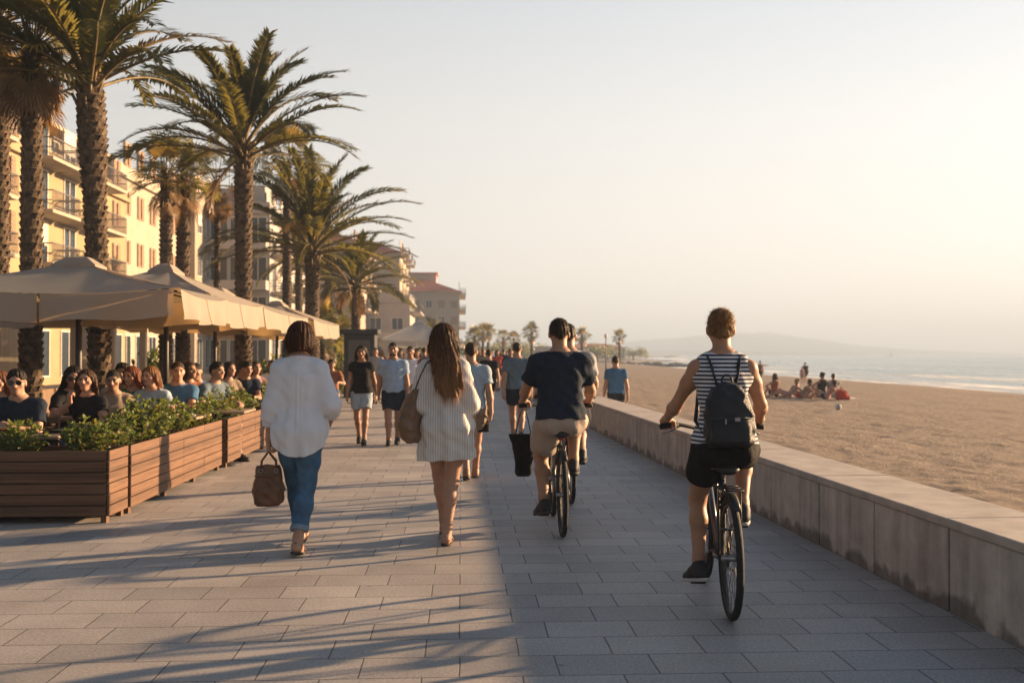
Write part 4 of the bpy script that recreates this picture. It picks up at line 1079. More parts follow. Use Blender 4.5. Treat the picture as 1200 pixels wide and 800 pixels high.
parasol(-6.2, -3.44, 17.45, 22.7, 2.30, 2.75, 'third cream parasol whose sunlit edge ends above the bobbed hair', val=.34, pole_x=-4.88)
parasol(-6.0, -3.44, 23.4, 28.4, 2.30, 2.8, 'fourth cream parasol, its lit corner right of the bobbed hair', val=.36)
parasol(-8.9, -6.35, 12.3, 15.2, 2.2, 2.6, 'parasol at the far left edge behind the front one', val=.3)
# ================================================================ palms
def pleaf(name, c, tcol, tr=.48): return M(name, c, var=.3, scale=3, rough=.42, transl=tr, spec=.35, tcol=tcol)
PL_G = pleaf('palm_green', (.055, .066, .028), (.27, .225, .05)); PL_D = pleaf('palm_dark', (.036, .044, .022), (.20, .175, .045), .42)
PL_Y = pleaf('palm_yellow', (.16, .12, .035), (.34, .22, .05)); PL_B = pleaf('palm_dead', (.17, .105, .05), (.30, .16, .05), .25)
PETI = M('palm_petiole', (.14, .10, .045), var=.3, rough=.6)
def trunk_mat(name, c1, c2):
    return M(name, c1, var=.5, scale=9, rough=.92, bump=.9, bscale=26, col2=c2, detail=6)
TRK = trunk_mat('palm_bark', (.055, .038, .026), (.16, .11, .07))
def palm_trunk(r, x0, z1, r0, r1, scar=.035, lean=(0, 0), bulge=None, step=.11, seg=11):
    """trunk of spiralling cut leaf bases, one ragged shell"""
    b = MB(); zs = []; z = -.05
    prof = lambda z: (r0 + (r1 - r0) * min(1, z / z1)) * (1.35 - .35 * min(1, z / .7)) * (1 + (bulge[2] * math.exp(-((z - bulge[0]) / bulge[1]) ** 2) if bulge else 0))
    pos = lambda z: Vector((lean[0] * (z / z1) ** 1.6, lean[1] * (z / z1) ** 1.6, z))
    n = 14; rows = int(z1 / .16) + 2
    vs = []; 
    for i in range(rows):
        zz = z1 * i / (rows - 1); p = pos(zz)
        for j in range(n):
            a = 6.283 * j / n; rr = prof(zz) * (.93 + .05 * noise3(j * .7, zz * 2.2, x0))
            vs.append((p.x + rr * math.cos(a), p.y + rr * math.sin(a), zz))
    b.add(vs, [(i * n + j, i * n + (j + 1) % n, (i + 1) * n + (j + 1) % n, (i + 1) * n + j) for i in range(rows - 1) for j in range(n)], 0, True)
    k = 0; z = .05
    while z < z1:
        for j in range(seg):
            a = 6.283 * (j + (k % 2) * .5) / seg + r.uniform(-.08, .08); p = pos(z); rr = prof(z)
            hw = rr * math.pi / seg * .95; hh = step * r.uniform(.75, 1.05); out = scar * r.uniform(.5, 1.5)
            ca, sa = math.cos(a), math.sin(a); tx, ty = -sa, ca
            q = lambda u, o, dz: (p.x + ca * (rr * .93 + o) + tx * u, p.y + sa * (rr * .93 + o) + ty * u, z + dz)
            b.add([q(-hw, .0, 0), q(hw, .0, 0), q(hw * .75, out * .9, hh * .8), q(-hw * .75, out * .9, hh * .8), q(hw * .55, out * .3, hh * .95), q(-hw * .55, out * .3, hh * .95)],
                  [(0, 1, 2, 3), (3, 2, 4, 5), (0, 3, 5), (1, 4, 2)], 0)
        z += step; k += 1
    return b, pos(z1)
def pinnate(b, pet, r, org, az, el, L, droop, mi=0, npair=46, lw=.024, ll=.42, sidecurl=0.0):
    """one feather frond: arching rachis with leaflets folded in a shallow V"""
    p = Vector(org); pts = [p.copy()]; n = 14; e = el; tw = r.uniform(-.25, .25); a = az
    ds = []
    for i in range(n):
        f = i / n; d = Vector((math.cos(a) * math.cos(e), math.sin(a) * math.cos(e), math.sin(e)))
        ds.append(d); p = p + d * (L / n); pts.append(p.copy()); e -= droop / n * (.45 + 1.5 * f); a += sidecurl / n
    ds.append(ds[-1])
    pet.tube(pts, [.030 * (1 - .88 * i / n) + .003 for i in range(n + 1)], 5, 0, False)
    for k in range(npair):
        f = .17 + .83 * (k + r.uniform(-.3, .3)) / npair; f = min(max(f, .15), .998); i = min(int(f * n), n - 1); t = f * n - i
        q = pts[i].lerp(pts[i + 1], t); d = ds[i].lerp(ds[i + 1], t).normalized()
        sd_ = d.cross(Vector((0, 0, 1)))
        if sd_.length < .05: sd_ = Vector((math.sin(az), -math.cos(az), 0))
        sd_.normalize(); up = sd_.cross(d).normalized()
        sd_ = (Matrix.Rotation(tw, 3, d) @ sd_); up = sd_.cross(d).normalized()
        env = min(1, (f - .1) / .18) * (1 - .45 * max(0, (f - .55) / .45) ** 1.8)
        for sg in (-1, 1):
            l_ = ll * env * r.uniform(.8, 1.12); fw = .78 + .42 * f
            dr = (sd_ * sg * (1 - .25 * f) + d * fw + up * r.uniform(.12, .5)).normalized()
            dr2 = (dr + Vector((0, 0, -1)) * r.uniform(.10, .45)).normalized()
            wv = dr.cross(up).normalized() * lw * r.uniform(.8, 1.2); m_ = q + dr * l_ * .5; tip = m_ + dr2 * l_ * .5
            b.add([q - wv * .4, q + wv * .4, m_ + wv, m_ - wv, tip], [(0, 1, 2, 3), (3, 2, 4)], mi)
def date_palm(name_loc, H, label, seed, nf=40, L=2.8, r0=.20, r1=.17, lean=(0, 0), elr=(1.45, -.15), bulge=None, ndead=5, group='feather palms along the promenade', npair=46, ll=.42, extra=None, mats=None):
    r = random.Random(seed); x, y = name_loc
    t = tag(empty('palm_tree', (x, y, 0)), label, 'palm tree', group)
    tb, top = palm_trunk(r, x, H, r0, r1, lean=lean, bulge=bulge); tb.build('trunk', TRK, t)
    b = MB(); pet = MB()
    for k in range(nf):
        f = (k + .5) / nf; az = k * 2.39996 + r.uniform(-.25, .25); el = elr[0] + (elr[1] - elr[0]) * f ** .9 + r.uniform(-.1, .1)
        LL = L * (.80 + .28 * math.sin(min(f * 1.5, 1) * 1.57)) * r.uniform(.88, 1.08)
        o = top + Vector((math.cos(az) * r1 * .6 * f, math.sin(az) * r1 * .6 * f, .28 - .5 * f))
        u = r.random(); mi = 0 if u < .5 else (1 if u < .93 else 2)
        pinnate(b, pet, r, o, az, el, LL, r.uniform(.75, 1.2) * (1 - .45 * max(0, 1 - f * 3)), mi, npair, ll=ll, sidecurl=r.uniform(-.3, .3))
    for k in range(ndead):
        az = r.uniform(0, 6.283); o = top + Vector((math.cos(az) * r1 * .7, math.sin(az) * r1 * .7, -.2))
        pinnate(b, pet, r, o, az, r.uniform(-.5, -.1), L * .6, 1.3, 3, 26, ll=ll * .7)
    # cut petiole stubs under the crown
    for k in range(26):
        az = k * 2.39996; zz = -.6 + .75 * k / 26; o = top + Vector((math.cos(az) * r1 * .9, math.sin(az) * r1 * .9, zz)); d = Vector((math.cos(az) * .5, math.sin(az) * .5, 1)).normalized()
        pet.tube([o, o + d * r.uniform(.12, .3)], [.035, .022], 5)
    b.build('crown', mats or [PL_G, PL_D, PL_Y, PL_B], t); pet.build('petioles', PETI, t)
    return t
def fan_leaf(b, r, p, d, size, mi, nseg=22, droop=.6):
    d = d.normalized(); sd_ = d.cross(Vector((0, 0, 1)))
    if sd_.length < .05: sd_ = Vector((1, 0, 0))
    sd_.normalize(); up = sd_.cross(d).normalized(); tw = r.uniform(-.5, .5); sd_ = Matrix.Rotation(tw, 3, d) @ sd_; up = sd_.cross(d).normalized()
    for k in range(nseg):
        a = (k / (nseg - 1) - .5) * 4.3; dr = d * math.cos(a) + sd_ * math.sin(a) + up * (.10 - .12 * math.cos(a * 2))
        dr.normalize(); l_ = size * (.72 + .28 * math.cos(a * .6)) * r.uniform(.9, 1.08); wv = dr.cross(up).normalized() * size * .042
        m_ = p + dr * l_ * .58; tip = m_ + (dr + Vector((0, 0, -1)) * droop * r.uniform(.5, 1.5)).normalized() * l_ * .42
        b.add([p, m_ + wv, m_ - wv, tip], [(0, 1, 2), (2, 1, 3)], mi)
def fan_palm(loc, H, label, seed, n=34, size=.62, pet_l=.8, r0=.22, r1=.15, skirt=16, group='fan palms with shaggy trunks', lean=(0, 0), trunk=True, step=.12, hang=0):
    r = random.Random(seed); x, y = loc
    t = tag(empty('fan_palm', (x, y, 0)), label, 'palm tree', group)
    tb, top = palm_trunk(r, x, H, r0, r1, scar=.03, lean=lean, step=step); tb.build('trunk', TRK, t)
    b = MB(); pet = MB()
    for k in range(n + skirt):
        f = min(1, k / n); az = k * 2.39996 + r.uniform(-.3, .3)
        if k < n: el = 1.45 - 1.75 * f + r.uniform(-.15, .15); mi = 0 if r.random() < .45 else (1 if r.random() < .6 else 2)
        else: el = r.uniform(-1.25, -.7); mi = 3
        o = top + Vector((math.cos(az) * r1 * .6, math.sin(az) * r1 * .6, .1 - .3 * f - (r.uniform(0, .35) if k >= n else 0)))
        d = Vector((math.cos(az) * math.cos(el), math.sin(az) * math.cos(el), math.sin(el))); l_ = pet_l * r.uniform(.75, 1.15) * (.7 if k >= n else 1)
        m_ = o + d * l_ * .55; e = m_ + (d + Vector((0, 0, -.22 - .25 * f))).normalized() * l_ * .45
        pet.tube([o, m_, e], [.016, .012, .008], 4, 0, False)
        fan_leaf(b, r, e, (e - m_).normalized(), size * r.uniform(.8, 1.12) * (.8 if k >= n else 1), mi, droop=.5 if k < n else 1.1)
    for k in range(hang):                                  # long dry strands swinging under the crown
        az = r.uniform(0, 6.283); o = top + Vector((math.cos(az) * r.uniform(.25, .75), math.sin(az) * .5, -.1)); 
        for q in range(5):
            u = Vector((r.uniform(-.06, .06), r.uniform(-.06, .06), 0)); l_ = r.uniform(.7, 1.3)
            b.add([o + u, o + u + Vector((.015, 0, 0)), o + u * 2 + Vector((.01, 0, -l_)), ], [(0, 1, 2)], 3)
    b.build('crown', [PL_G, PL_D, PL_Y, PL_B], t); pet.build('petioles', PETI, t)
    return t
def pal_at(px, D): return (gx(px, D), D)
# the five big ones
date_palm(pal_at(285, 22.9), gz(178, 22.9), 'tall feather palm whose whole crown stands against the sky above the parasols', 3, nf=40, L=2.75, r0=.20, r1=.175, elr=(1.52, .22), ndead=1, ll=.42, npair=64, bulge=(5.2, .45, .22))
date_palm(pal_at(366, 29.2), gz(292, 29.2), 'feather palm right of the tallest crown, fronds arching out over the far houses', 8, nf=40, L=3.05, r0=.21, r1=.20, elr=(1.5, .12), ndead=2, ll=.42, npair=60, bulge=(4.4, .5, .1))
date_palm(pal_at(118, 16.3), gz(98, 16.3), 'thick dark trunked feather palm whose crown is cut by the top of the picture', 5, nf=28, L=2.35, r0=.175, r1=.165, elr=(1.5, .35), bulge=(5.1, .8, .36), lean=(-.2, 0), ndead=0, npair=58)
fan_palm(pal_at(36, 16.4), gz(58, 16.4), 'fan palm with a golden shaggy crown at the top left corner', 6, n=40, size=.62, pet_l=.75, r0=.185, r1=.15, skirt=26, hang=8)
fan_palm(pal_at(-2, 17.6), gz(30, 17.6), 'palm trunk cut by the left edge of the picture', 7, n=34, size=.6, pet_l=.8, r0=.17, r1=.15, skirt=16)
# second row
fan_palm(pal_at(194, 25.2), gz(208, 25.2), 'lighter left fan palm of the pair just past the thick dark trunk', 12, n=26, size=.5, pet_l=.6, r0=.17, r1=.14, skirt=8)
fan_palm(pal_at(214, 25.8), gz(212, 25.8), 'dark trunked fan palm, right one of the pair left of the tallest palm', 13, n=24, size=.5, pet_l=.6, r0=.19, r1=.16, skirt=8, hang=3)
fan_palm(pal_at(336, 34.5), gz(192, 34.5), 'slim trunked fan palm rising between the two big feather palms', 14, n=32, size=.72, pet_l=.95, r0=.17, r1=.13, skirt=22)
fan_palm(pal_at(254, 30), gz(215, 30), 'thin fan palm with hanging brown leaves behind the tallest palm', 15, n=16, size=.5, pet_l=.7, r0=.10, r1=.08, skirt=14, hang=6)
date_palm(pal_at(417, 38.5), gz(333, 38.5), 'smaller feather palm standing above the dark kiosk', 17, nf=34, L=2.3, r0=.19, r1=.16, elr=(1.35, -.1), ndead=7)
date_palm(pal_at(350, 47), gz(300, 47), 'feather palm half hidden behind the big trunks', 18, nf=26, L=2.4, r0=.18, r1=.16)
date_palm(pal_at(385, 52), gz(330, 52), 'brownish feather palm behind the arching palm', 19, nf=26, L=2.6, r0=.19, r1=.16, ndead=8)
# low bright palms
fan_palm(pal_at(378, 36), 2.3, 'low bright yellow green fan palm behind the end parasol', 21, n=26, size=.6, pet_l=.6, r0=.14, r1=.12, skirt=2)
fan_palm(pal_at(397, 40), 2.2, 'low fan palm beside the small feather palm', 22, n=22, size=.55, pet_l=.6, r0=.14, r1=.12, skirt=4)
date_palm(pal_at(506, 66), gz(402, 66), 'squat feather palm beside the long brown hair, before the far houses', 23, nf=24, L=1.9, r0=.2, r1=.2, npair=26, ll=.5, ndead=1)
# far ones on the beach side
for i, (px, D, py, lb) in enumerate(((556, 118, 394, 'far palm just right of the end house'), (566, 125, 390, 'far palm second from the end house'), (572, 131, 389, 'far palm third from the end house, crown touching its neighbour'),
                                     (590, 150, 395, 'small far palm left of the cyclists, thin trunk'), (602, 158, 397, 'smallest far palm above the distant walkers'), (623, 120, 390, 'far palm left of the navy cyclist\'s head'),
                                     (682, 128, 394, 'far palm right of the two men\'s heads'), (726, 150, 395, 'lone far palm on the beach above the man in blue'))):
    fan_palm(pal_at(px, D), gz(py, D), lb, 40 + i, n=26, size=.72, pet_l=.72, r0=.2, r1=.16, skirt=6, group='far palms at the end of the bay', step=.3)

# ================================================================ buildings
def wallm(name, c): return M(name, c, var=.08, scale=.9, rough=.9, bump=.15, bscale=30, detail=8)
W_YEL = wallm('stucco_yellow', (.30, .225, .125)); W_CRM = wallm('stucco_cream', (.34, .285, .215)); W_WHT = wallm('stucco_white', (.34, .31, .28)); W_TAN = wallm('stucco_tan', (.32, .25, .185)); W_PNK = wallm('stucco_rose', (.36, .27, .21))
GLS = M('window_glass', (.02, .028, .036), rough=.2, spec=.35); FRM = M('window_frame', (.55, .50, .44), rough=.6); SHT = M('shutter_wood', (.24, .15, .09), rough=.7); SHW = M('shutter_pale', (.50, .45, .38), rough=.7)
TILE = M('roof_tile', (.46, .12, .05), var=.3, scale=5, rough=.85, bump=.6, bscale=14); RAIL = M('rail_iron', (.10, .085, .075), rough=.5, metal=.4); AWN = M('awning_cloth', (.30, .20, .10), rough=.85)
_WIN = {}
def win_mesh(w_, h_, kind):
    """frame, pane (and shutters) of one opening in the plane x-z, facing -y"""
    k = (w_, h_, kind)
    if k in _WIN: return _WIN[k]
    f = MB(); t = .07
    f.box(-w_ / 2, w_ / 2, -.05, .06, 0, t); f.box(-w_ / 2, w_ / 2, -.05, .06, h_ - t, h_)
    f.box(-w_ / 2, -w_ / 2 + t, -.05, .06, t, h_ - t); f.box(w_ / 2 - t, w_ / 2, -.05, .06, t, h_ - t); f.box(-.03, .03, -.035, .05, t, h_ - t)
    p = MB(); p.box(-w_ / 2 + t, w_ / 2 - t, -.008, .012, t, h_ - t)
    s = None
    if kind == 'shut':
        s = MB()
        for sg in (-1, 1):
            c = sg * (w_ / 2 - w_ * .20); 
            s.box(c - w_ * .2, c + w_ * .2, -.09, -.055, 0, h_)
            for q in range(7): s.box(c - w_ * .16, c + w_ * .16, -.105, -.09, h_ * (.06 + q * .13), h_ * (.06 + q * .13) + .07)
    if kind == 'blind':
        s = MB(); s.box(-w_ / 2 + t, w_ / 2 - t, -.034, -.012, h_ * .45, h_ - t)
    fm = f.mesh('window'); fm.materials.append(FRM); pm = p.mesh('pane'); pm.materials.append(GLS); sm_ = None
    if s: sm_ = s.mesh('shutter'); sm_.materials.append(SHT if kind == 'shut' else SHW)
    _WIN[k] = (fm, pm, sm_); return _WIN[k]
def window(par, x, y, z, rz, w_=1.2, h_=1.4, kind=''):
    fm, pm, sm_ = win_mesh(w_, h_, kind)
    o = mesh_obj('window', fm, None, par, (x, y, z), rz); mesh_obj('pane', pm, None, o)
    if sm_: mesh_obj('shutter', sm_, None, o)
def balcony(par, x, y, z, rz, L, dep=1.1, kind='bars', mat=None, soffit=None):
    """slab with a railing; built along local x, sticking out to -y"""
    b = MB(); b.box(-L / 2, L / 2, -dep, .0, 0, .16); o = b.build('balcony', mat or W_CRM, par, (x, y, z), rz)
    q = MB()
    if kind == 'bars':
        q.box(-L / 2 + .02, L / 2 - .02, -dep + .02, -dep + .06, 1.02, 1.08); q.box(-L / 2 + .02, L / 2 - .02, -dep + .025, -dep + .055, .24, .27)
        n = int(L / .13)
        for i in range(n + 1): xx = -L / 2 + .03 + (L - .06) * i / n; q.box(xx - .011, xx + .011, -dep + .03, -dep + .05, .16, 1.02)
        for sg in (-1, 1): q.box(sg * (L / 2 - .04) - .015, sg * (L / 2 - .04) + .015, -dep + .06, -.01, 1.0, 1.06); q.box(sg * (L / 2 - .04) - .01, sg * (L / 2 - .04) + .01, -dep + .06, -.01, .55, .6)
        q.build('railing', RAIL, o)
    elif kind == 'solid':
        q.box(-L / 2, L / 2, -dep, -dep + .12, .16, .72); q.box(-L / 2, -L / 2 + .12, -dep + .12, 0, .16, .72); q.box(L / 2 - .12, L / 2, -dep + .12, 0, .16, .72); q.build('parapet', mat or W_CRM, o)
    else:
        q.box(-L / 2, L / 2, -dep, -dep + .03, .18, 1.0); q.build('glass_guard', M('guard_glass', (.10, .16, .20), rough=.1, spec=.6), o)
        MB().box(-L / 2, L / 2, -dep - .01, -dep + .045, 1.0, 1.05).build('hand_rail', FRM, o)
    return o
def facade(par, org, dirx, L, floors, fh, bays, rz, style, z0=.2, bal='bars', wm=None, first=3.2):
    """windows and balconies on the wall that starts at org and runs along dirx"""
    r = random.Random(int(L * 13 + floors))
    for f in range(floors):
        z = first + f * fh if f else z0
        if f == 0: hh = first
        for k in range(bays):
            u = (k + .5) * L / bays; x, y = org[0] + dirx[0] * u, org[1] + dirx[1] * u
            if f == 0:
                window(par, x, y, .35, rz, round(L / bays * .62, 1), 2.3, ''); continue
            st = style(f, k)
            if 'B' in st:
                window(par, x, y, z + .17, rz, 1.5, 2.15, 'blind' if r.random() < .4 else '')
                balcony(par, x, y, z, rz, L / bays * (.98 if 'W' in st else .8), 1.25, bal, wm)
            else: window(par, x, y, z + .85, rz, 1.15, 1.45, 'shut' if 'S' in st else ('blind' if r.random() < .5 else ''))
def block(x0, x1, y0, y1, h, label, wm, name='apartment_building', roof='flat', parapet=.7):
    t = tag(empty(name, ((x0 + x1) / 2, (y0 + y1) / 2, 0)), label, 'building')
    cx, cy = (x0 + x1) / 2, (y0 + y1) / 2
    MB().box(x0 - cx, x1 - cx, y0 - cy, y1 - cy, -.1, h).build('wall', wm, t)
    a, c, d, e = x0 - cx, x1 - cx, y0 - cy, y1 - cy
    if roof == 'flat':
        b = MB(); b.box(a - .25, c + .25, d - .25, e + .25, h + .002, h + .22); rf = b.build('roof', wm, t)
        q = MB(); q.box(a, c, d, d + .2, h + .222, h + .22 + parapet); q.box(a, c, e - .2, e, h + .222, h + .22 + parapet); q.box(a, a + .2, d + .2, e - .2, h + .222, h + .22 + parapet); q.box(c - .2, c, d + .2, e - .2, h + .222, h + .22 + parapet); q.build('parapet', wm, rf)
    else:
        ov = .5; rh = roof; b = MB(); rx = min(c - a, e - d) / 2
        A = [(a - ov, d - ov, h), (c + ov, d - ov, h), (c + ov, e + ov, h), (a - ov, e + ov, h)]
        if c - a > e - d: rd = [(a + rx, (d + e) / 2, h + rh), (c - rx, (d + e) / 2, h + rh)]; F_ = [(0, 1, 5, 4), (1, 2, 5), (2, 3, 4, 5), (3, 0, 4)]
        else: rd = [((a + c) / 2, d + rx, h + rh), ((a + c) / 2, e - rx, h + rh)]; F_ = [(0, 1, 4), (1, 2, 5, 4), (2, 3, 5), (3, 0, 4, 5)]
        A = [(x, y, z + .004) for x, y, z in A]
        b.add(A + rd, F_ + [(3, 2, 1, 0)]); rf = b.build('roof', TILE, t)
        MB().box(a - .3, c + .3, d - .3, e + .3, h - .3, h - .002).build('cornice', wm, t)
    return t, cx, cy, rf
# 1: yellow block, its street face looking at the sea
fx = -20.0
t, cx, cy, rf = block(fx - 12, fx, 33, 60.5, 10.5, 'yellow apartment block at the left with iron balconies and a set-back top floor', W_YEL)
facade(t, (fx - cx, 33 - cy), (0, 1), 27.5, 4, 2.45, 8, R(90), lambda f, k: 'BW' if k % 2 == 0 else ('B' if k % 4 == 1 else 'S'), wm=W_CRM, first=3.1)
MB().box(fx - 11 - cx, fx - 1.6 - cx, 34 - cy, 60 - cy, 11.5, 13.0).build('top_floor', W_YEL, t)
MB().box(fx - 11.4 - cx, fx - .6 - cx, 33.6 - cy, 60.4 - cy, 13.004, 13.2).build('top_roof', W_CRM, t)
for k in range(7): window(t, fx - 1.6 - cx, 36 + k * 3.6 - cy, 11.5, R(90), 1.2, 1.3, '')
for k in range(10): MB().box(fx - 1.0 - cx, fx - .8 - cx, 34.2 + k * 2.8 - cy, 34.4 + k * 2.8 - cy, 11.4, 13.002).build('post', W_CRM, t)
for k in range(5): window(t, -9 + k * 2.2 - cx, 33 - cy, .3, 0, 1.3, 2.2) if False else None
# a planted balcony
def potplant(x, y, z, label, s=.8):
    o = tag(empty('balcony_plant', (x, y, z)), label, 'plant'); o.scale = (s, s, s); st, lv = SH[2]; mesh_obj('stems', st, None, o); mesh_obj('foliage', lv, None, o)
    MB().tube([(0, 0, -.32), (0, 0, -.02)], [.16, .22], 12).build('pot', M('terracotta', (.3, .13, .07)), o)
potplant(fx + .8, 53.2, 5.99 + .36, 'bushy dark plant on a balcony of the yellow block', 1.3); potplant(fx + .8, 56.4, 5.99 + .36, 'smaller plant beside the bushy one on the balcony of the yellow block', 1.0)
# 2: paler taller-windowed neighbour
t, cx, cy, rf = block(fx - 11, fx - .6, 61.2, 74, 12.2, 'cream apartment block between the thick palm trunk and the pair of fan palms', W_CRM)
facade(t, (fx - .6 - cx, 61.2 - cy), (0, 1), 12.8, 4, 3.0, 5, R(90), lambda f, k: 'S', wm=W_CRM, first=3.2)
t, cx, cy, rf = block(fx - 10, fx + .4, 74.5, 79.5, 13.8, 'narrow tan tower block beside the pair of fan palms', W_TAN)
facade(t, (fx + .4 - cx, 74.5 - cy), (0, 1), 5, 4, 3.2, 2, R(90), lambda f, k: '', wm=W_CRM, first=3.2)
# 3: white block with long balconies across its front
t, cx, cy, rf = block(-24, -14.9, 78.5, 96, 12.4, 'white block with three bands of long balconies and blue windows facing the camera', W_WHT)
for f in range(4):
    z = .3 + f * 3.1
    for k in range(6): window(t, -23.3 + k * 1.5 - cx, 78.5 - cy, z + .35 if f else .4, 0, 1.4, 2.2, '')
    if f: balcony(t, -19.45 - cx, 78.5 - cy, z - .1, 0, 9.0, 1.3, 'solid' if f < 3 else 'solid', W_WHT)
facade(t, (-14.9 - cx, 78.7 - cy), (0, 1), 17, 4, 3.0, 5, R(90), lambda f, k: 'BW' if k % 2 else 'B', wm=W_CRM, first=3.2)
MB().box(-22 - cx, -17 - cx, 80 - cy, 90 - cy, 12.64, 14.6).build('roof_house', W_PNK, t); MB().box(-17 - cx, -15.6 - cx, 80.2 - cy, 84 - cy, 12.64, 14.9).build('roof_house', W_WHT, t)
for k in range(3): MB().tube([(-21 + k * 2.4 - cx, 81 - cy, 14.6), (-21 + k * 2.4 - cx, 81 - cy, 16.2)], .03, 5).build('antenna', RAIL, t)
# 4: brown roofed houses behind the palms
t, cx, cy, rf = block(-22, -11.2, 104, 126, 13.2, 'house with dark tiled roof behind the arching palm', W_PNK, 'house', 2.4)
facade(t, (-11.2 - cx, 104 - cy), (0, 1), 22, 4, 3.0, 6, R(90), lambda f, k: 'B' if k % 2 else 'S', wm=W_CRM, first=3.2)
for f in range(1, 4):
    for k in range(4): window(t, -20.5 + k * 2.6 - cx, 104 - cy, .9 + f * 3.1, 0, 1.2, 1.5, 'shut' if k % 2 else '')
t, cx, cy, rf = block(-17.5, -8.3, 136, 160, 15.2, 'cream apartment house with brown tiled roof and stacked balconies, right of the arching palm', W_CRM, 'house', 2.2)
facade(t, (-8.3 - cx, 136 - cy), (0, 1), 24, 5, 2.9, 6, R(90), lambda f, k: 'BW' if k % 2 == 0 else 'S', wm=W_CRM, first=3.2)
for f in range(1, 5):
    for k in range(3): window(t, -15.8 + k * 2.9 - cx, 136 - cy, .9 + f * 2.9, 0, 1.3, 1.5, '')
    balcony(t, -11 - cx, 136 - cy, .6 + f * 2.9, 0, 4, 1.2, 'solid', W_CRM)
# 5: low white house, then the red roofed house at the end
t, cx, cy, rf = block(-14.2, -6.1, 120, 133, 7.6, 'low white flat roofed house standing in front of the red roof', W_WHT, 'house')
facade(t, (-6.1 - cx, 120 - cy), (0, 1), 13, 2, 3.1, 3, R(90), lambda f, k: 'BW', wm=W_WHT, first=3.3)
for k in range(3):
    window(t, -12.8 + k * 2.6 - cx, 120 - cy, 4.3, 0, 1.4, 1.5); window(t, -12.8 + k * 2.6 - cx, 120 - cy, .4, 0, 1.5, 2.2)
balcony(t, -10.1 - cx, 120 - cy, 3.3, 0, 8, 1.4, 'solid', W_WHT)
t, cx, cy, rf = block(-14.4, -.3, 186, 206, 13.0, 'end house with a red hipped tile roof and a square lookout on top', W_TAN, 'house', 3.0)
b = MB(); b.box(-4.6, 2.6, -3.5, 3.5, 13.6, 16.8); b.build('lookout', W_PNK, t); MB().box(-4.9, 2.9, -3.8, 3.8, 16.802, 17.1).build('lookout_roof', TILE, t)
for f in range(1, 4):
    for k in range(6): window(t, -13 + k * 2.35 - cx, 186 - cy, .9 + f * 3.0, 0, 1.2, 1.5, 'shut' if (k + f) % 3 else '')
facade(t, (-.3 - cx, 186 - cy), (0, 1), 20, 4, 3.1, 5, R(90), lambda f, k: 'BW', wm=W_CRM, first=3.3)
t, cx, cy, rf = block(2, 26, 236, 244, 2.6, 'long low pale pavilion far beyond the walkers', W_PNK, 'pavilion_hall', parapet=.3)
for k in range(8): window(t, -10 + k * 2.85, -4.0, .2, 0, 1.7, 1.9)
t, cx, cy, rf = block(30, 48, 290, 300, 3.2, 'low far building left of the lone palm', W_CRM, 'beach_house', 1.2)
for k in range(5): window(t, -7 + k * 3.4, -5.0, .3, 0, 1.5, 1.8)
# dark kiosk by the promenade and white parasols beyond it
kt = tag(empty('kiosk', (gx(422, 34), 34.5, 0)), 'dark boxy kiosk standing past the last cream parasol', 'kiosk')
KM = M('kiosk_panel', (.035, .032, .03), rough=.6)
b = MB(); b.box(-.55, .5, -.5, .5, 0, 2.15); b.build('cabinet', KM, kt, bevel=.02); MB().box(-.68, .62, -.65, .6, 2.152, 2.32).build('top', KM, kt, bevel=.02)
MB().box(-.4, .34, -.515, -.497, 1.0, 1.95).build('panel', M('poster_board', (.10, .085, .07), rough=.5), kt)
parasol(gx(445, 40), gx(445, 40) + 3.0, 40, 44, 2.05, 2.85, 'white peaked parasol right of the dark kiosk', val=.25, mat=CANW, sag=.04)
parasol(gx(463, 47), gx(463, 47) + 2.9, 47, 51.5, 2.1, 2.75, 'white parasol beyond the peaked one, partly hidden by the walking man', val=.25, mat=CANW, sag=.04)
parasol(gx(484, 57), gx(484, 57) + 2.9, 57, 61, 2.1, 2.75, 'farthest white parasol beside the long haired woman', val=.25, mat=CANW, sag=.04)
# ================================================================ terrace pavilion behind the diners
pv_ = tag(empty('terrace_pavilion', (-9.6, 20, 0)), 'open timber pavilion with pale posts and glass screens behind the diners', 'pavilion')
cx, cy = -9.6, 20
for k in range(7):
    MB().box(2.0, 2.14, -6.5 + k * 2.1, -6.36 + k * 2.1, 0, 2.15).build('post', CREAMP, pv_, bevel=.01)
MB().box(-2.6, 2.3, -6.8, 6.6, 2.152, 2.34).build('roof', CREAMP, pv_, bevel=.01)
MB().box(1.98, 2.16, -6.8, 6.6, 1.98, 2.1).build('beam', CREAMP, pv_) if False else None
for k in range(6):
    y0 = -6.34 + k * 2.1
    if k in (1, 2, 4): MB().box(2.03, 2.06, y0, y0 + 1.94, .02, .85).build('low_panel', M('panel_wood', (.16, .10, .06), rough=.7), pv_)
    if k in (0, 1, 3, 5): MB().box(2.05, 2.07, y0, y0 + 1.94, .87, 2.1).build('curtain', M('linen_curtain', (.50, .42, .31), var=.12, scale=5, rough=.9, transl=.3, stretch=(1, 4, .2)), pv_) if k in (1, 3) else None
MB().box(-2.5, -2.35, -6.6, 6.4, 0, 2.15).build('back_wall', W_TAN, pv_)
for k in range(5): window(pv_, -2.35, -5.2 + k * 2.6, .8, R(90), 1.5, 1.1)
MB().box(-1.9, -1.2, -4, 4, 0, 1.05).build('bar_counter', M('bar_wood', (.10, .06, .035), rough=.5), pv_, bevel=.01)
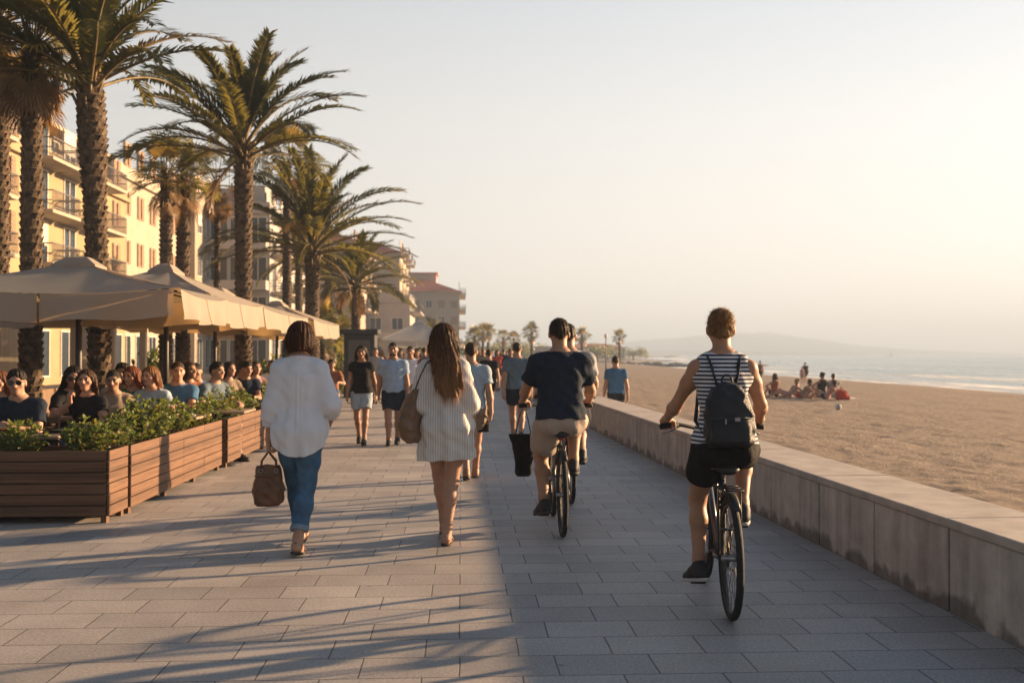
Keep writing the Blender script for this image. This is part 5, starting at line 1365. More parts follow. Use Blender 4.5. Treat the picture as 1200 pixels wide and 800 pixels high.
# hedge row and street trees fill behind
def bush(x, y, s, label, k, sz=1.0):
    t = tag(empty('bush', (x, y, 0)), label, 'bush', 'garden bushes along the street behind the terrace'); t.scale = (s * 2.6, s * 2.6, s * 3.2 * sz)
    st, lv = SH[k % 5]; mesh_obj('stems', st, None, t); mesh_obj('foliage', lv, None, t)
for i, (px, D, s, l) in enumerate(((300, 33, .9, 'dark garden bush behind the terrace, right of the third parasol pole'), (322, 35, 1.0, 'garden bush left of the bobbed hair'), (345, 36, 1.1, 'garden bush right behind the bobbed hair'), (392, 37, 1.0, 'garden bush beside the dark kiosk'),
                                   (280, 31, .9, 'garden bush between the parasol poles'), (450, 55, 1.0, 'bush under the white parasols'), (492, 70, 1.2, 'bush before the red roofed house'), (120, 27, .9, 'bush seen under the front parasol behind the trunk'), (180, 28, .9, 'bush seen under the second parasol'))):
    bush(gx(px, D), D, s, l, i)
def tree(x, y, h, w_, label, seed):
    r = random.Random(seed); t = tag(empty('tree', (x, y, 0)), label, 'tree', 'far trees beyond the promenade')
    tb = MB(); tb.tube([(0, 0, -.3), (.1, 0, h * .3), (.05, .1, h * .6)], [.22, .16, .08], 7)
    lv = MB()
    for k in range(14):
        a = r.uniform(0, 6.28); d = r.random() ** .5 * w_; c = Vector((math.cos(a) * d, math.sin(a) * d, h * r.uniform(.42, .92) * (1 - .25 * (d / w_) ** 2)))
        tb.tube([(.05, 0, h * .35), c], [.06, .02], 5)
        for q in range(80):
            v = Vector((r.gauss(0, 1), r.gauss(0, 1), r.gauss(0, .8))).normalized() * w_ * .42 * r.random() ** .4; p = c + v
            n_ = Vector((r.uniform(-1, 1), r.uniform(-1, 1), r.uniform(-.2, 1))).normalized(); s1 = n_.orthogonal().normalized() * r.uniform(.12, .26); s2 = n_.cross(s1)
            lv.add([p - s1, p + s2 * .6, p + s1, p - s2 * .6], [(0, 1, 2, 3)], 0 if r.random() < .5 else 1)
    tb.build('trunk', BARK, t); lv.build('crown', [LEAF[1], LEAF[2]], t)
for i, (px, D, h, w_, l) in enumerate(((585, 205, 3.6, 2.8, 'rounded far tree left of the men\'s heads'), (596, 215, 4.2, 3.2, 'taller rounded far tree behind the small palms'), (609, 210, 3.6, 3.0, 'far tree by the navy shoulder'), (700, 230, 3.2, 3.2, 'far tree right of the two men'),
                                       (712, 250, 3.0, 3.0, 'low far tree left of the lone palm'), (640, 240, 3.6, 3.4, 'far tree hidden behind the navy cyclist'), (547, 150, 3.6, 2.0, 'far tree at the foot of the end house'), (742, 270, 2.6, 3.4, 'lowest far tree right of the lone palm'))):
    tree(gx(px, D), D, h, w_, l, 60 + i)
# breakwater of rocks
r = random.Random(9); ro = MB()
def rock(c, s):
    m_ = bmesh.new(); bmesh.ops.create_icosphere(m_, subdivisions=1, radius=s)
    vs = [v.co * (1 + .35 * noise3(v.co.x * 2 / s + c[0], v.co.y * 2 / s + c[1], v.co.z * 2 / s)) for v in m_.verts]; fs = [tuple(v.index for v in f.verts) for f in m_.faces]; m_.free()
    ro.add([(v.x * 1.4 + c[0], v.y + c[1], v.z * .75 + c[2]) for v in vs], fs)
x0 = gx(690, 218); x1 = gx(905, 218)
for k in range(260):
    f = r.random(); rock((x0 + (x1 - x0) * f, 218 + r.uniform(-1.6, 1.6) + 4 * f, SEA_Z + .35 * r.random() + .35 * (1 - f)), r.uniform(.5, 1.0) * (1.0 - .45 * f))
tag(ro.build('breakwater', M('wet_rock', (.07, .06, .05), var=.35, scale=.8, rough=.75, bump=.4, bscale=4)), 'low dark rock breakwater running out into the sea', 'breakwater')
# sail on the horizon
sb = tag(empty('sailboat', (gx(1043, 900), 900, SEA_Z)), 'tiny sailing boat on the horizon right of the hills', 'boat')
b = MB(); b.add([(-3.5, 0, .9), (0, -1.1, .9), (3.8, 0, 1.1), (0, 1.1, .9), (-3, 0, -.2), (0, -.5, -.3), (3, 0, -.2), (0, .5, -.3)], [(0, 1, 2, 3), (0, 4, 5, 1), (1, 5, 6, 2), (2, 6, 7, 3), (3, 7, 4, 0)]); b.build('hull', M('hull_dark', (.2, .1, .08), rough=.5), sb)
MB().tube([(0, 0, .9), (0, 0, 10)], .09, 6).build('mast', FRM, sb); b = MB(); b.add([(.2, .02, 1.6), (3.2, .15, 1.6), (.2, .02, 9.6), (.2, -.02, 1.6), (3.2, .11, 1.6), (.2, -.02, 9.6)], [(0, 1, 2), (5, 4, 3)]); b.build('sail', M('sail_rust', (.4, .2, .14), rough=.8), sb); sb.scale = (.55, .55, .55)
# thin lamp pole on the beach side
lp = tag(empty('lamp_post', (gx(710, 92), 92, 0)), 'thin dark lamp post standing by the beach left of the lone palm', 'lamp post')
MB().tube([(0, 0, -.4), (0, 0, 2.9)], [.07, .04], 8).build('post', RAIL, lp); MB().tube([(0, 0, 2.9), (0, 0, 3.0), (0, 0, 3.25), (0, 0, 3.3)], [.06, .14, .16, .03], 10).build('lantern', FRM, lp)
# ================================================================ cloth
def cloth(name, c, **k):
    kw = dict(var=.10, scale=5, rough=.85, bump=.22, bscale=260, sheen=.0, spec=.12, crumple=.3); kw.update(k); return M(name, c, **kw)
def striped(name, c1, c2, axis, period, duty=.5, soft=.08, rough=.85, wob=.0):
    if name in MATS: return MATS[name]
    m, n, N, L = new_mat(name)
    out = node(n, 'ShaderNodeOutputMaterial'); p = node(n, 'ShaderNodeBsdfPrincipled'); tc = node(n, 'ShaderNodeTexCoord'); sx = node(n, 'ShaderNodeSeparateXYZ'); L.new(tc.outputs['Object'], sx.inputs[0])
    nz = node(n, 'ShaderNodeTexNoise'); nz.inputs['Scale'].default_value = 5; L.new(tc.outputs['Object'], nz.inputs['Vector'])
    ad = node(n, 'ShaderNodeMath', operation='MULTIPLY_ADD'); ad.inputs[1].default_value = wob; L.new(nz.outputs['Fac'], ad.inputs[0]); L.new(sx.outputs[axis], ad.inputs[2])
    fr = node(n, 'ShaderNodeMath', operation='MULTIPLY'); fr.inputs[1].default_value = 1 / period; L.new(ad.outputs[0], fr.inputs[0])
    f2 = node(n, 'ShaderNodeMath', operation='PINGPONG'); f2.inputs[1].default_value = .5; L.new(fr.outputs[0], f2.inputs[0])
    mr = node(n, 'ShaderNodeMapRange'); mr.inputs[1].default_value = duty * .5 - soft; mr.inputs[2].default_value = duty * .5 + soft; L.new(f2.outputs[0], mr.inputs[0])
    mx = node(n, 'ShaderNodeMix', data_type='RGBA'); mx.inputs[6].default_value = rgba(c1); mx.inputs[7].default_value = rgba(c2); L.new(mr.outputs[0], mx.inputs[0]); L.new(mx.outputs[2], p.inputs['Base Color'])
    p.inputs['Roughness'].default_value = rough; p.inputs['Specular IOR Level'].default_value = .15; p.inputs['Sheen Weight'].default_value = .1
    b = node(n, 'ShaderNodeTexNoise'); b.inputs['Scale'].default_value = 240; L.new(tc.outputs['Object'], b.inputs['Vector']); bp = node(n, 'ShaderNodeBump'); bp.inputs['Strength'].default_value = .25; bp.inputs['Distance'].default_value = .02
    L.new(b.outputs['Fac'], bp.inputs['Height']); L.new(bp.outputs[0], p.inputs['Normal']); L.new(p.outputs[0], out.inputs['Surface']); MATS[name] = m
    return m
C_WHT = cloth('cotton_white', (.66, .66, .69), var=.03, transl=.10, tcol=(.8, .7, .6), crumple=.10); C_JEAN = cloth('denim', (.055, .115, .19), var=.22, scale=16, bscale=320); C_LDEN = cloth('denim_pale', (.30, .36, .42), var=.12)
C_NAVY = cloth('jersey_navy', (.016, .023, .036)); C_BLK = cloth('jersey_black', (.014, .013, .014)); C_BEI = cloth('chino_beige', (.36, .29, .235)); C_GRY = cloth('jersey_grey', (.31, .30, .30)); C_LBL = cloth('linen_blue', (.27, .35, .46), var=.06)
C_GBL = cloth('jersey_slate', (.11, .145, .17)); C_BLU = cloth('jersey_blue', (.06, .14, .24)); C_DKS = cloth('shorts_navy', (.02, .024, .034)); C_PBL = cloth('tee_pale_blue', (.30, .36, .41)); C_GRN = cloth('tee_green', (.05, .14, .06)); C_RUST = cloth('top_rust', (.24, .09, .05)); C_SAND = cloth('top_sand', (.24, .18, .13)); C_PINK = cloth('top_pink', (.42, .24, .22)); C_RED = cloth('cloth_red', (.45, .05, .03))
DRESS = striped('linen_dress', (.60, .565, .525), (.42, .38, .345), 'X', .019, .66, .12, wob=.014); TANK = striped('striped_tank', (.62, .60, .60), (.022, .028, .055), 'Z', .0235, .50, .05, wob=.006)
LEA = M('leather_brown', (.115, .048, .02), var=.3, scale=8, rough=.42, bump=.35, bscale=60, spec=.45); LEA2 = M('leather_tan', (.15, .085, .05), var=.25, scale=6, rough=.5, bump=.35, bscale=50, spec=.4); SHB = M('shoe_black', (.022, .021, .022), rough=.6); SOLE = M('sole_pale', (.45, .42, .38), rough=.8); SOLD = M('sole_dark', (.05, .045, .04), rough=.8); SANDAL = M('sandal_tan', (.27, .15, .08), rough=.55)
RUB = M('tyre_rubber', (.018, .017, .017), rough=.75, bump=.4, bscale=180); BFR = M('bike_frame', (.02, .02, .022), rough=.3, spec=.5, coat=.4); ALU = M('bike_alloy', (.30, .29, .28), rough=.35, metal=.9); RIMM = M('rim_dark', (.045, .043, .042), rough=.4, metal=.5); BBLK = M('bike_black', (.02, .02, .02), rough=.45)

# ================================================================ bicycles
def bicycle(loc, rz, label, crank_deg=0, bag_rack=False):
    t = tag(empty('bicycle', loc, R(rz)), label, 'bicycle', 'bicycles ridden along the sea wall')
    def wheel(y):
        w_ = MB().ring((0, y, .345), (1, 0, 0), .322, .021, 64, 10).build('wheel', RUB, t)
        MB().ring((0, y, .345), (1, 0, 0), .300, .011, 56, 8, sx=1.2).build('rim', RIMM, w_)
        s = MB()
        for k in range(28):
            a = 6.283 * k / 28; h_ = .022 * (1 if k % 2 else -1); b_ = a + (.35 if (k // 2) % 2 else -.35)
            s.tube([(h_, y + .02 * math.cos(b_), .345 + .02 * math.sin(b_)), (0, y + .294 * math.cos(a), .345 + .294 * math.sin(a))], .0013, 4, 0, False)
        s.build('spokes', RIMM, w_)
        MB().tube([(-.055, y, .345), (-.05, y, .345), (-.02, y, .345), (.02, y, .345), (.05, y, .345), (.055, y, .345)], [.006, .016, .02, .02, .016, .006], 10).build('hub', ALU, w_)
    wheel(0); wheel(1.05)
    f = MB(); BB = (0, .44, .29); ST = (0, .27, .76); HT = (0, .85, .84); HB = (0, .88, .72)
    f.tube([BB, ST], .0165, 10); f.tube([(0, .278, .735), HT], .0165, 10); f.tube([BB, HB], .020, 10); f.tube([(0, .842, .87), (0, .885, .69)], .022, 10)
    for sg in (-1, 1):
        f.tube([(sg * .03, .43, .29), (sg * .06, .2, .32), (sg * .062, 0, .345)], .011, 8); f.tube([(sg * .012, .28, .73), (sg * .055, .12, .52), (sg * .062, 0, .345)], .0095, 8)
    f.tube([(-.06, .10, .49), (.06, .10, .49)], .009, 6)
    f.build('frame', BFR, t)
    k = MB(); k.tube([(0, .885, .69), (0, .89, .665)], .024, 10)
    for sg in (-1, 1): k.tube([(0, .89, .67), (sg * .055, .895, .64), (sg * .058, .93, .52), (sg * .056, 1.05, .345)], [.016, .014, .013, .010], 8)
    k.build('fork', BFR, t)
    MB().tube([ST, (0, .238, .812)], .0135, 10).build('seat_post', ALU, t)
    sd_ = MB().tube([(0, .055, .815), (0, .075, .833), (0, .12, .84), (0, .18, .838), (0, .24, .832), (0, .31, .83), (0, .335, .82)], [.035, .066, .074, .058, .032, .02, .012], 14, 0, True, .42).build('saddle', BBLK, t)
    q = MB()
    for sg in (-1, 1): q.tube([(sg * .02, .09, .812), (sg * .022, .16, .802), (sg * .012, .28, .812)], .004, 5)
    q.tube([(0, .235, .808), (0, .238, .795)], .02, 8); q.build('saddle_rails', ALU, sd_)
    hb = MB().tube([(0, .842, .87), (0, .835, .93)], .018, 10).tube([(0, .835, .93), (0, .875, .985)], .016, 10).build('stem', BBLK, t)
    MB().tube([(-.31, .70, 1.035), (-.20, .745, 1.045), (-.10, .83, 1.02), (0, .878, .99), (.10, .83, 1.02), (.20, .745, 1.045), (.31, .70, 1.035)], .0125, 10).build('handlebar', BBLK, t)
    for sg in (-1, 1):
        MB().tube([(sg * .21, .742, 1.045), (sg * .325, .694, 1.034)], .0175, 10).build('grip', RUB, t)
        MB().tube([(sg * .185, .76, 1.04), (sg * .20, .80, 1.03), (sg * .25, .80, 1.0), (sg * .31, .765, .985)], [.010, .009, .006, .006], 6).build('brake_lever', ALU, t)
    cb = MB()
    for sg in (-1, 1): cb.tube([(sg * .2, .79, 1.03), (sg * .12, .93, 1.03), (0, .96, .93), (0, .90, .80)], .0028, 5)
    cb.build('cable', BBLK, t)
    cr = MB().tube([(-.06, .44, .29), (.06, .44, .29)], .018, 10); cr.disc((.05, .44, .29), (1, 0, 0), .088, .005, 30); cr.ring((.05, .44, .29), (1, 0, 0), .088, .004, 36, 5)
    ca = R(crank_deg); ped = []
    for sg in (-1, 1):
        d = Vector((0, math.sin(ca), -math.cos(ca))) * .17 * (1 if sg < 0 else -1); e = Vector((sg * .075, .44 + d.y, .29 + d.z))
        cr.tube([(sg * .06, .44, .29), e], [.014, .011], 8); ped.append((sg, e))
    cro = cr.build('crankset', RIMM, t)
    for sg, e in ped: MB().box(e.x + (.008 if sg > 0 else -.098), e.x + (.098 if sg > 0 else -.008), e.y - .045, e.y + .045, e.z - .011, e.z + .011).build('pedal', BBLK, cro, bevel=.004)
    c = MB(); c.tube([(.05, .44, .376), (.05, 0, .385)], .0045, 5); c.tube([(.05, .44, .203), (.05, .08, .25), (.05, 0, .30)], .0045, 5); c.disc((.048, 0, .345), (1, 0, 0), .045, .02, 18); c.build('chain', M('chain_steel', (.12, .11, .10), rough=.4, metal=.8), t)
    # low mudguard with light and a short rack over the rear wheel
    g = MB(); pts = [(0, .345 * 1.06 * math.cos(R(a)), .345 + .345 * 1.06 * math.sin(R(a))) for a in range(35, 126, 10)]
    g.tube(pts, .026, 8, 0, True, .25); g.build('mudguard', BBLK, t)
    if bag_rack:
        q = MB()
        for sg in (-1, 1): q.tube([(sg * .06, .22, .73), (sg * .062, .05, .735), (sg * .05, -.12, .735)], .006, 6); q.tube([(sg * .06, .02, .735), (sg * .064, 0, .36)], .005, 6)
        for yy in (-.1, 0, .1): q.tube([(-.06, yy, .738), (.06, yy, .738)], .005, 6)
        q.build('rack', BBLK, t)
    MB().box(-.022, .022, -.04 + .13, -.015 + .13, .60 + .18, .64 + .18).build('rear_light', M('reflector_red', (.25, .02, .015), rough=.25), t, bevel=.005) if not bag_rack else None
    return t
W_POS = (1.52, 5.56, 0); M_POS = (.83, 8.12, 0); G_POS = (1.10, 9.9, 0)
bicycle(W_POS, -6, 'black bicycle ridden by the woman with the backpack', 0, True)
bicycle(M_POS, -1, 'dark bicycle under the man in the navy tee', -18)
bicycle(G_POS, -1, 'bicycle mostly hidden behind the navy cyclist\'s bicycle', 60)
def ride_feet(crank_deg, s, yaw=(-20, 12)):
    ca = R(crank_deg); out = []
    for sg in (-1, 1):
        d = (math.sin(ca) * .17 * (1 if sg < 0 else -1), -math.cos(ca) * .17 * (1 if sg < 0 else -1))
        px_, py, pz = sg * .13, .44 + d[0], .29 + d[1]
        pt = -12 if d[1] < 0 else -4
        out.append(((px_ / s, (py - .085) / s, (pz + .105) / s), yaw[0 if sg < 0 else 1], pt))
    return out
def grip_hands(s, dx=0):
    # wrist behind the grip, knuckles over it
    return [((-.292 / s, (.648) / s, 1.088 / s), (.06, 1, -.22), (0, -.2, -1), 62), ((.292 / s, (.648) / s, 1.088 / s), (-.06, 1, -.22), (0, -.2, -1), 62)]
# ---- woman on the bicycle
s = 1.70 / 1.70
P = Person('woman cycling in a striped sleeveless top and black shorts with a black backpack', W_POS, -6, H=1.70, female=True, pelvis=(0, .20, .945), lean=9, head=(0, 4),
           feet=ride_feet(0, 1), hands=grip_hands(1), elbow=[(-.45, -.8, -.8), (.45, -.8, -.8)], knee=[(-.06, 1, .25), (.22, 1, .25)], skin=(.35, .178, .10), hair=(.215, .12, .055), h=.005, sh=.152)
P.top(TANK, 'tank_top', off=.015, hem=.02, sleeve=0, wr_amp=.003, seed=4)
P.legs(C_BLK, 'shorts', .52, off=.016, flare=.016, waist=.17, wr_amp=.004, seed=9)
P.shoes(SHB, SOLE); P.hair('bun', 2200, seed=3)
def shifted(name, F, mat, par, o, sc=1.0):
    me = F.mesh(name)
    me.vertices.foreach_set('co', ((F.V - np.array(o)) * sc).astype(np.float32).ravel()); me.update()
    return mesh_obj(name, me, mat, par)
def in_world(P, loc, yaw, v):
    return Vector(loc) + Matrix.Rotation(R(yaw), 3, 'Z') @ (Vector([float(q) for q in v]) * P.sc)
PACK = M('pack_nylon', (.016, .016, .019), var=.15, scale=12, rough=.55, bump=.5, bscale=110, spec=.35)
o = P.tp(0, -.20, .02)
bp_ = tag(empty('backpack', in_world(P, W_POS, -6, o), R(-6)), 'small black backpack worn over the striped top of the cycling woman', 'backpack')
F = Field(P.tp(0, -.19, .16) - npv(.26, .25, .34), P.tp(0, -.19, .16) + npv(.26, .25, .34), .005)
F.loft(P.tp(.0, -.178, .03), P.Q, [(-.035, 0, 0, .115, .06), (.0, 0, 0, .138, .085), (.1, 0, 0, .140, .088), (.2, 0, .0, .130, .08), (.27, 0, .005, .108, .07), (.315, 0, .012, .075, .055), (.338, 0, .02, .035, .03)], n=2.8, wob=wrinkle(2, .0035, fa=40))
F.disp(xwrinkle(8, .002, 60)); shifted('pack_body', F, PACK, bp_, o)
F = Field(P.tp(0, -.27, .07) - npv(.2, .12, .16), P.tp(0, -.27, .07) + npv(.2, .12, .16), .005)
F.loft(P.tp(.0, -.252, .0), P.Q, [(.005, 0, 0, .10, .03), (.02, 0, 0, .118, .04), (.10, 0, 0, .118, .04), (.135, 0, .005, .112, .03)], n=3, wob=wrinkle(6, .003)); shifted('front_pocket', F, PACK, bp_, o)
for sg in (-1, 1):
    q = MB(); pts = [P.tp(sg * .045, -.115, .335), P.tp(sg * .062, -.118, .40), P.tp(sg * .078, -.104, .47), P.tp(sg * .088, -.055, .530), P.tp(sg * .095, .01, .535), P.tp(sg * .105, .085, .48), P.tp(sg * .115, .125, .40), P.tp(sg * .14, .10, .26), P.tp(sg * .165, 0, .16), P.tp(sg * .12, -.13, .06)]
    q.tube([Vector([float(c) for c in (p - o)]) for p in pts], [.018] * 7 + [.012] * 3, 8, 0, True, .35); q.build('strap', PACK, bp_)
q = MB(); q.tube([Vector([float(c) for c in (P.tp(a, b_, c) - o)]) for a, b_, c in ((-.03, -.15, .355), (-.03, -.152, .39), (-.012, -.154, .412), (.012, -.154, .412), (.03, -.152, .39), (.03, -.15, .355))], .006, 7); q.build('grab_loop', PACK, bp_)
q = MB(); q.tube([Vector([float(c) for c in (P.tp(x, -.292 - .004 * math.cos(x * 9), .145) - o)]) for x in np.linspace(-.10, .10, 9)], .0045, 6); q.build('zip', M('zip_tape', (.035, .034, .034), rough=.4), bp_)
q = MB(); c = P.tp(.03, -.299, .142) - o; q.box(c[0] - .014, c[0] + .014, c[1] - .004, c[1] + .003, c[2] - .01, c[2] + .01); c = P.tp(-.035, -.299, .13) - o; q.box(c[0] - .004, c[0] + .004, c[1] - .004, c[1] + .003, c[2] - .014, c[2] + .014); q.build('zip_puller', ALU, bp_)
# ---- man in navy
s = 1.76 / 1.70
P = Person('man cycling in a dark navy tee and beige shorts, seen from behind', M_POS, -1, H=1.76, female=False, pelvis=(0, .19 / s, .94 / s), lean=8, head=(0, 4),
           feet=ride_feet(-18, s), hands=grip_hands(s), elbow=[(-.5, -.8, -.8), (.5, -.8, -.8)], knee=[(-.15, 1, .25), (.15, 1, .25)], skin=(.32, .172, .10), hair=(.035, .022, .014), h=.0055, sh=.180, build=1.02)
P.top(C_NAVY, 'tee', off=.018, hem=.0, sleeve=.66, sl_r=.016, wr_amp=.005, seed=6, straight=.95)
P.legs(C_BEI, 'shorts', .74, off=.022, flare=.02, waist=.15, wr_amp=.005, seed=12)
P.shoes(SHB, SOLD); P.hair('crop', 3500, seed=8)
# black tote swinging from his left grip
tb = tag(empty('tote_bag', (M_POS[0] - .27, M_POS[1] + .80, .40)), 'black cloth bag hanging from the handlebar of the navy cyclist', 'bag')
F = Field((-.16, -.12, -.05), (.16, .12, .46), .007); F.loft((0, 0, 0), np.eye(3), [(0, 0, 0, .055, .035), (.03, 0, 0, .075, .05), (.2, 0, 0, .095, .055), (.36, 0, 0, .115, .03), (.38, 0, 0, .115, .025)], n=3, wob=wrinkle(3, .006)); 
me = F.mesh('bag_body'); mesh_obj('bag_body', me, C_BLK, tb)
for sg in (-1, 1): MB().tube([(-.07, sg * .02, .37), (-.04, sg * .02, .52), (0, 0, .64), (.04, sg * .02, .52), (.07, sg * .02, .37)], .008, 6, 0, True, .5).build('handle', C_BLK, tb)
# ---- man in grey
s = 1.74 / 1.70
P = Person('man in a light grey tee cycling just beyond the navy cyclist', G_POS, -1, H=1.75, female=False, pelvis=(0, .20 / s, .95 / s), lean=8, head=(0, 4), feet=ride_feet(60, s), hands=grip_hands(s), elbow=[(-.5, -.8, -.8), (.5, -.8, -.8)],
           skin=(.36, .20, .13), hair=(.03, .02, .014), h=.007, sh=.19)
P.top(C_GRY, 'tee', off=.018, hem=.0, sleeve=.62, wr_amp=.005, seed=16, straight=.95); P.legs(C_DKS, 'shorts', .7, off=.02, flare=.02); P.shoes(SHB, SOLD); P.hair('crop', 200)

# ---- woman in the white blouse
BL = (gx(351, 7.64), 7.64, 0)
P = Person('woman walking away in a loose white blouse and rolled blue jeans with bobbed dark hair', BL, 0, H=1.705, female=True, pelvis=(0, 0, .905), lean=2, head=(8, 2), twist=4,
           feet=[((-.02, .27, .10), 2, 8), ((.015, -.17, .105), 5, -12)], hands=[((-.235, .02, .84), (.0, .06, -1), (1, .1, 0), 60), ((.205, .20, .98), (-.2, .9, -.3), (-1, 0, -.2), 30)], elbow=[(-.4, -1, 0), (.42, -1, -.2)], sh=.142,
           skin=(.36, .19, .115), hair=(.050, .021, .010), h=.005)
P.top(C_WHT, 'blouse', off=.020, hem=-.185, hemcurve=.085, sleeve=1.52, sl_r=.021, wr_amp=.0045, seed=21, straight=1.02, flare=.03, folds=.011, nf=9, slk=.045, yoke=True)
q = MB(); q.tube([Vector([float(c) for c in P.tp(.072 * math.cos(a) * 1.0, .0 + .066 * math.sin(a), .544 + .012 * math.sin(a) * -1)]) * P.sc for a in np.linspace(0, 6.283, 25)], .022, 8, 0, False, .9); q.build('collar', C_WHT, P.root)
P.legs(C_JEAN, 'jeans', 1.74, off=.012, flare=.008, waist=.10, wr_amp=.004, seed=22, hem_r=.062)
for i in (0, 1):
    k0, a0 = P.kn[i], P.an[i]; c0, c1 = k0 + (a0 - k0) * .70, k0 + (a0 - k0) * .80
    MB().tube([Vector([float(v) for v in c * P.sc]) for c in (c0, c0 * .5 + c1 * .5, c1)], [.068, .071, .069], 18).build('rolled_cuff', cloth('denim_reverse', (.17, .24, .31), var=.12), P.root)
P.shoes(LEA2, SOLD, 'sandal'); P.hair('bob', 1500, seed=14)
# sleeve cuffs
for i in (0, 1):
    e0, w0 = P.el[i], P.wr[i]; c0, c1 = e0 + (w0 - e0) * .46, e0 + (w0 - e0) * .60
    MB().tube([Vector([float(v) for v in c * P.sc]) for c in (c0, c0 * .5 + c1 * .5, c1)], [.062, .063, .060], 18).build('sleeve_cuff', C_WHT, P.root)
hb_ = tag(empty('handbag', (gx(315, 7.66), 7.66, .345), R(8)), 'brown leather handbag carried low by the woman in the white blouse', 'handbag')
F = Field((-.17, -.13, -.04), (.17, .13, .40), .005); F.loft((0, 0, 0), np.eye(3), [(0, 0, 0, .085, .055), (.02, 0, 0, .107, .075), (.12, 0, 0, .118, .08), (.2, 0, 0, .108, .062), (.27, .004, 0, .09, .035), (.31, .006, 0, .078, .018)], n=2.6, wob=wrinkle(4, .005, fa=40)); F.disp(xwrinkle(3, .003, 55))
me = F.mesh('bag_body'); mesh_obj('bag_body', me, LEA, hb_)
hw = in_world(P, BL, 0, P.wr[0]); hx, hy, hz = hw.x - hb_.location.x, hw.y - hb_.location.y, hw.z - .345 - .10
for sg in (-1, 1): MB().tube([(-.055, sg * .022, .27), (-.05, sg * .024, .34), (hx - .012, hy + sg * .014, hz - .012), (hx, hy + sg * .008, hz + .004), (hx + .012, hy + sg * .014, hz - .012), (.055, sg * .024, .34), (.06, sg * .022, .27)], .0085, 8).build('handle', LEA, hb_)
q = MB(); q.tube([(-.10, -.06, .235), (0, -.074, .232), (.10, -.06, .235)], .006, 6); q.build('piping', LEA, hb_); q = MB(); q.ring((-.055, -.045, .27), (0, 1, 0), .014, .003, 16, 6); q.build('ring', ALU, hb_); q = MB(); q.ring((.06, -.045, .27), (0, 1, 0), .014, .003, 16, 6); q.build('ring', ALU, hb_)

# ---- woman with the long hair
DL = (gx(522, 7.95), 7.95, 0)
P = Person('woman walking away in a short striped linen dress with very long brown hair', DL, 0, H=1.70, female=True, pelvis=(0, 0, .905), lean=1, head=(4, 0), twist=-5, side=-2,
           feet=[((-.012, .24, .115), 0, -8), ((.012, -.10, .088), 6, -2)], hands=[((-.16, .20, 1.06), (.4, .8, .3), (1, 0, -.3), 45), ((.225, .05, .865), (.02, .15, -1), (-1, .1, 0), 22)], elbow=[(-.35, -1, -.5), (.35, -1, 0)], sh=.138,
           skin=(.36, .19, .115), hair=(.115, .052, .022), h=.005)
P.top(DRESS, 'dress', off=.020, hem=-.245, sleeve=1.12, sl_r=.026, wr_amp=.005, seed=31, straight=.98, flare=.085, folds=.010, nf=9, slk=.04)
P.shoes(SANDAL, SOLD, 'sandal'); P.hair('long', 2600, seed=25)
e0, w0 = P.el[1], P.wr[1]; c0, c1 = e0 + (w0 - e0) * .06, e0 + (w0 - e0) * .15
MB().tube([Vector([float(v) for v in c * P.sc]) for c in (c0, c1)], [.068, .064], 18).build('sleeve_cuff', DRESS, P.root)
sb_ = tag(empty('shoulder_bag', (DL[0] - .275, DL[1] - .02, .80), R(-14)), 'soft brown shoulder bag under the left arm of the long haired woman', 'shoulder bag')
F = Field((-.16, -.26, -.05), (.18, .26, .50), .006); F.loft((0, 0, 0), np.eye(3), [(0, .03, 0, .05, .10), (.03, .02, 0, .085, .15), (.13, .0, 0, .10, .18), (.26, .01, 0, .085, .17), (.36, .035, 0, .05, .14), (.42, .06, 0, .025, .10)], n=2.3, wob=wrinkle(14, .008, fa=36)); F.disp(xwrinkle(13, .004, 45))
me = F.mesh('bag_body'); mesh_obj('bag_body', me, LEA2, sb_)
for sg in (-1, 1): MB().tube([(.05, sg * .09, .38), (.10, sg * .075, .52), (.145, sg * .03 - .02, .625), (.17, sg * .02 + .02, .655), (.16, sg * .02 + .05, .62)], .010, 8, 0, True, .6).build('strap', M('strap_dark', (.08, .035, .022), rough=.5), sb_)

# ================================================================ walkers
def walker(label, px, D, H, fem, yaw, top, bot, hair, skin, haircol, phase=1, h=None, sleeve=.55, bfrac=.62, shoes=(None, None), z=0, bag=None, head=(0, 0), group=None, hands=None, dress=False, x=None, tkw={}):
    h = h or min(.022, .0062 + D * .00014 if D < 40 else .016 + D * .00003)
    a = .20 * phase
    hands = hands or [((-.255, .10 * phase, .84), (.05, .25, -1), (1, 0, 0), 25), ((.255, -.06 * phase, .84), (-.05, .2, -1), (-1, 0, 0), 25)]
    x = gx(px, D) if x is None else x
    P = Person(label, (x, D, z), yaw, H=H, female=fem, lean=3, head=head, feet=[((-.06, -a * .9, .09 + .03 * (phase > 0)), 0, -14 if phase > 0 else 4), ((.06, a, .09 + .03 * (phase < 0)), 0, 4 if phase > 0 else -14)], hands=hands, skin=skin, hair=haircol, h=h, group=group)
    P.top(top, 'dress' if dress else 'top', off=.016, hem=-.24 if dress else .0, sleeve=sleeve, seed=int(px), straight=.95, flare=.05 if dress else 0, wr_amp=.004, **tkw)
    if not dress: P.legs(bot, 'shorts' if bfrac < 1 else 'trousers', bfrac, off=.017, flare=.014, seed=int(px) + 1)
    P.shoes(shoes[0] or SHB, shoes[1] or SOLD); P.hair(hair, 120 if D < 18 else 0)
    return P
SK1, SK2, SK3 = (.37, .205, .13), (.29, .155, .092), (.22, .115, .068); HB_, HD_, HL_ = (.05, .03, .018), (.02, .014, .011), (.22, .13, .07)
P = walker('woman walking towards the camera in a black top and pale denim shorts', 424, 16.6, 1.60, True, 180, C_BLK, C_LDEN, 'long', SK2, (.035, .02, .013), -1, h=.0065, sleeve=.35, bfrac=.66)
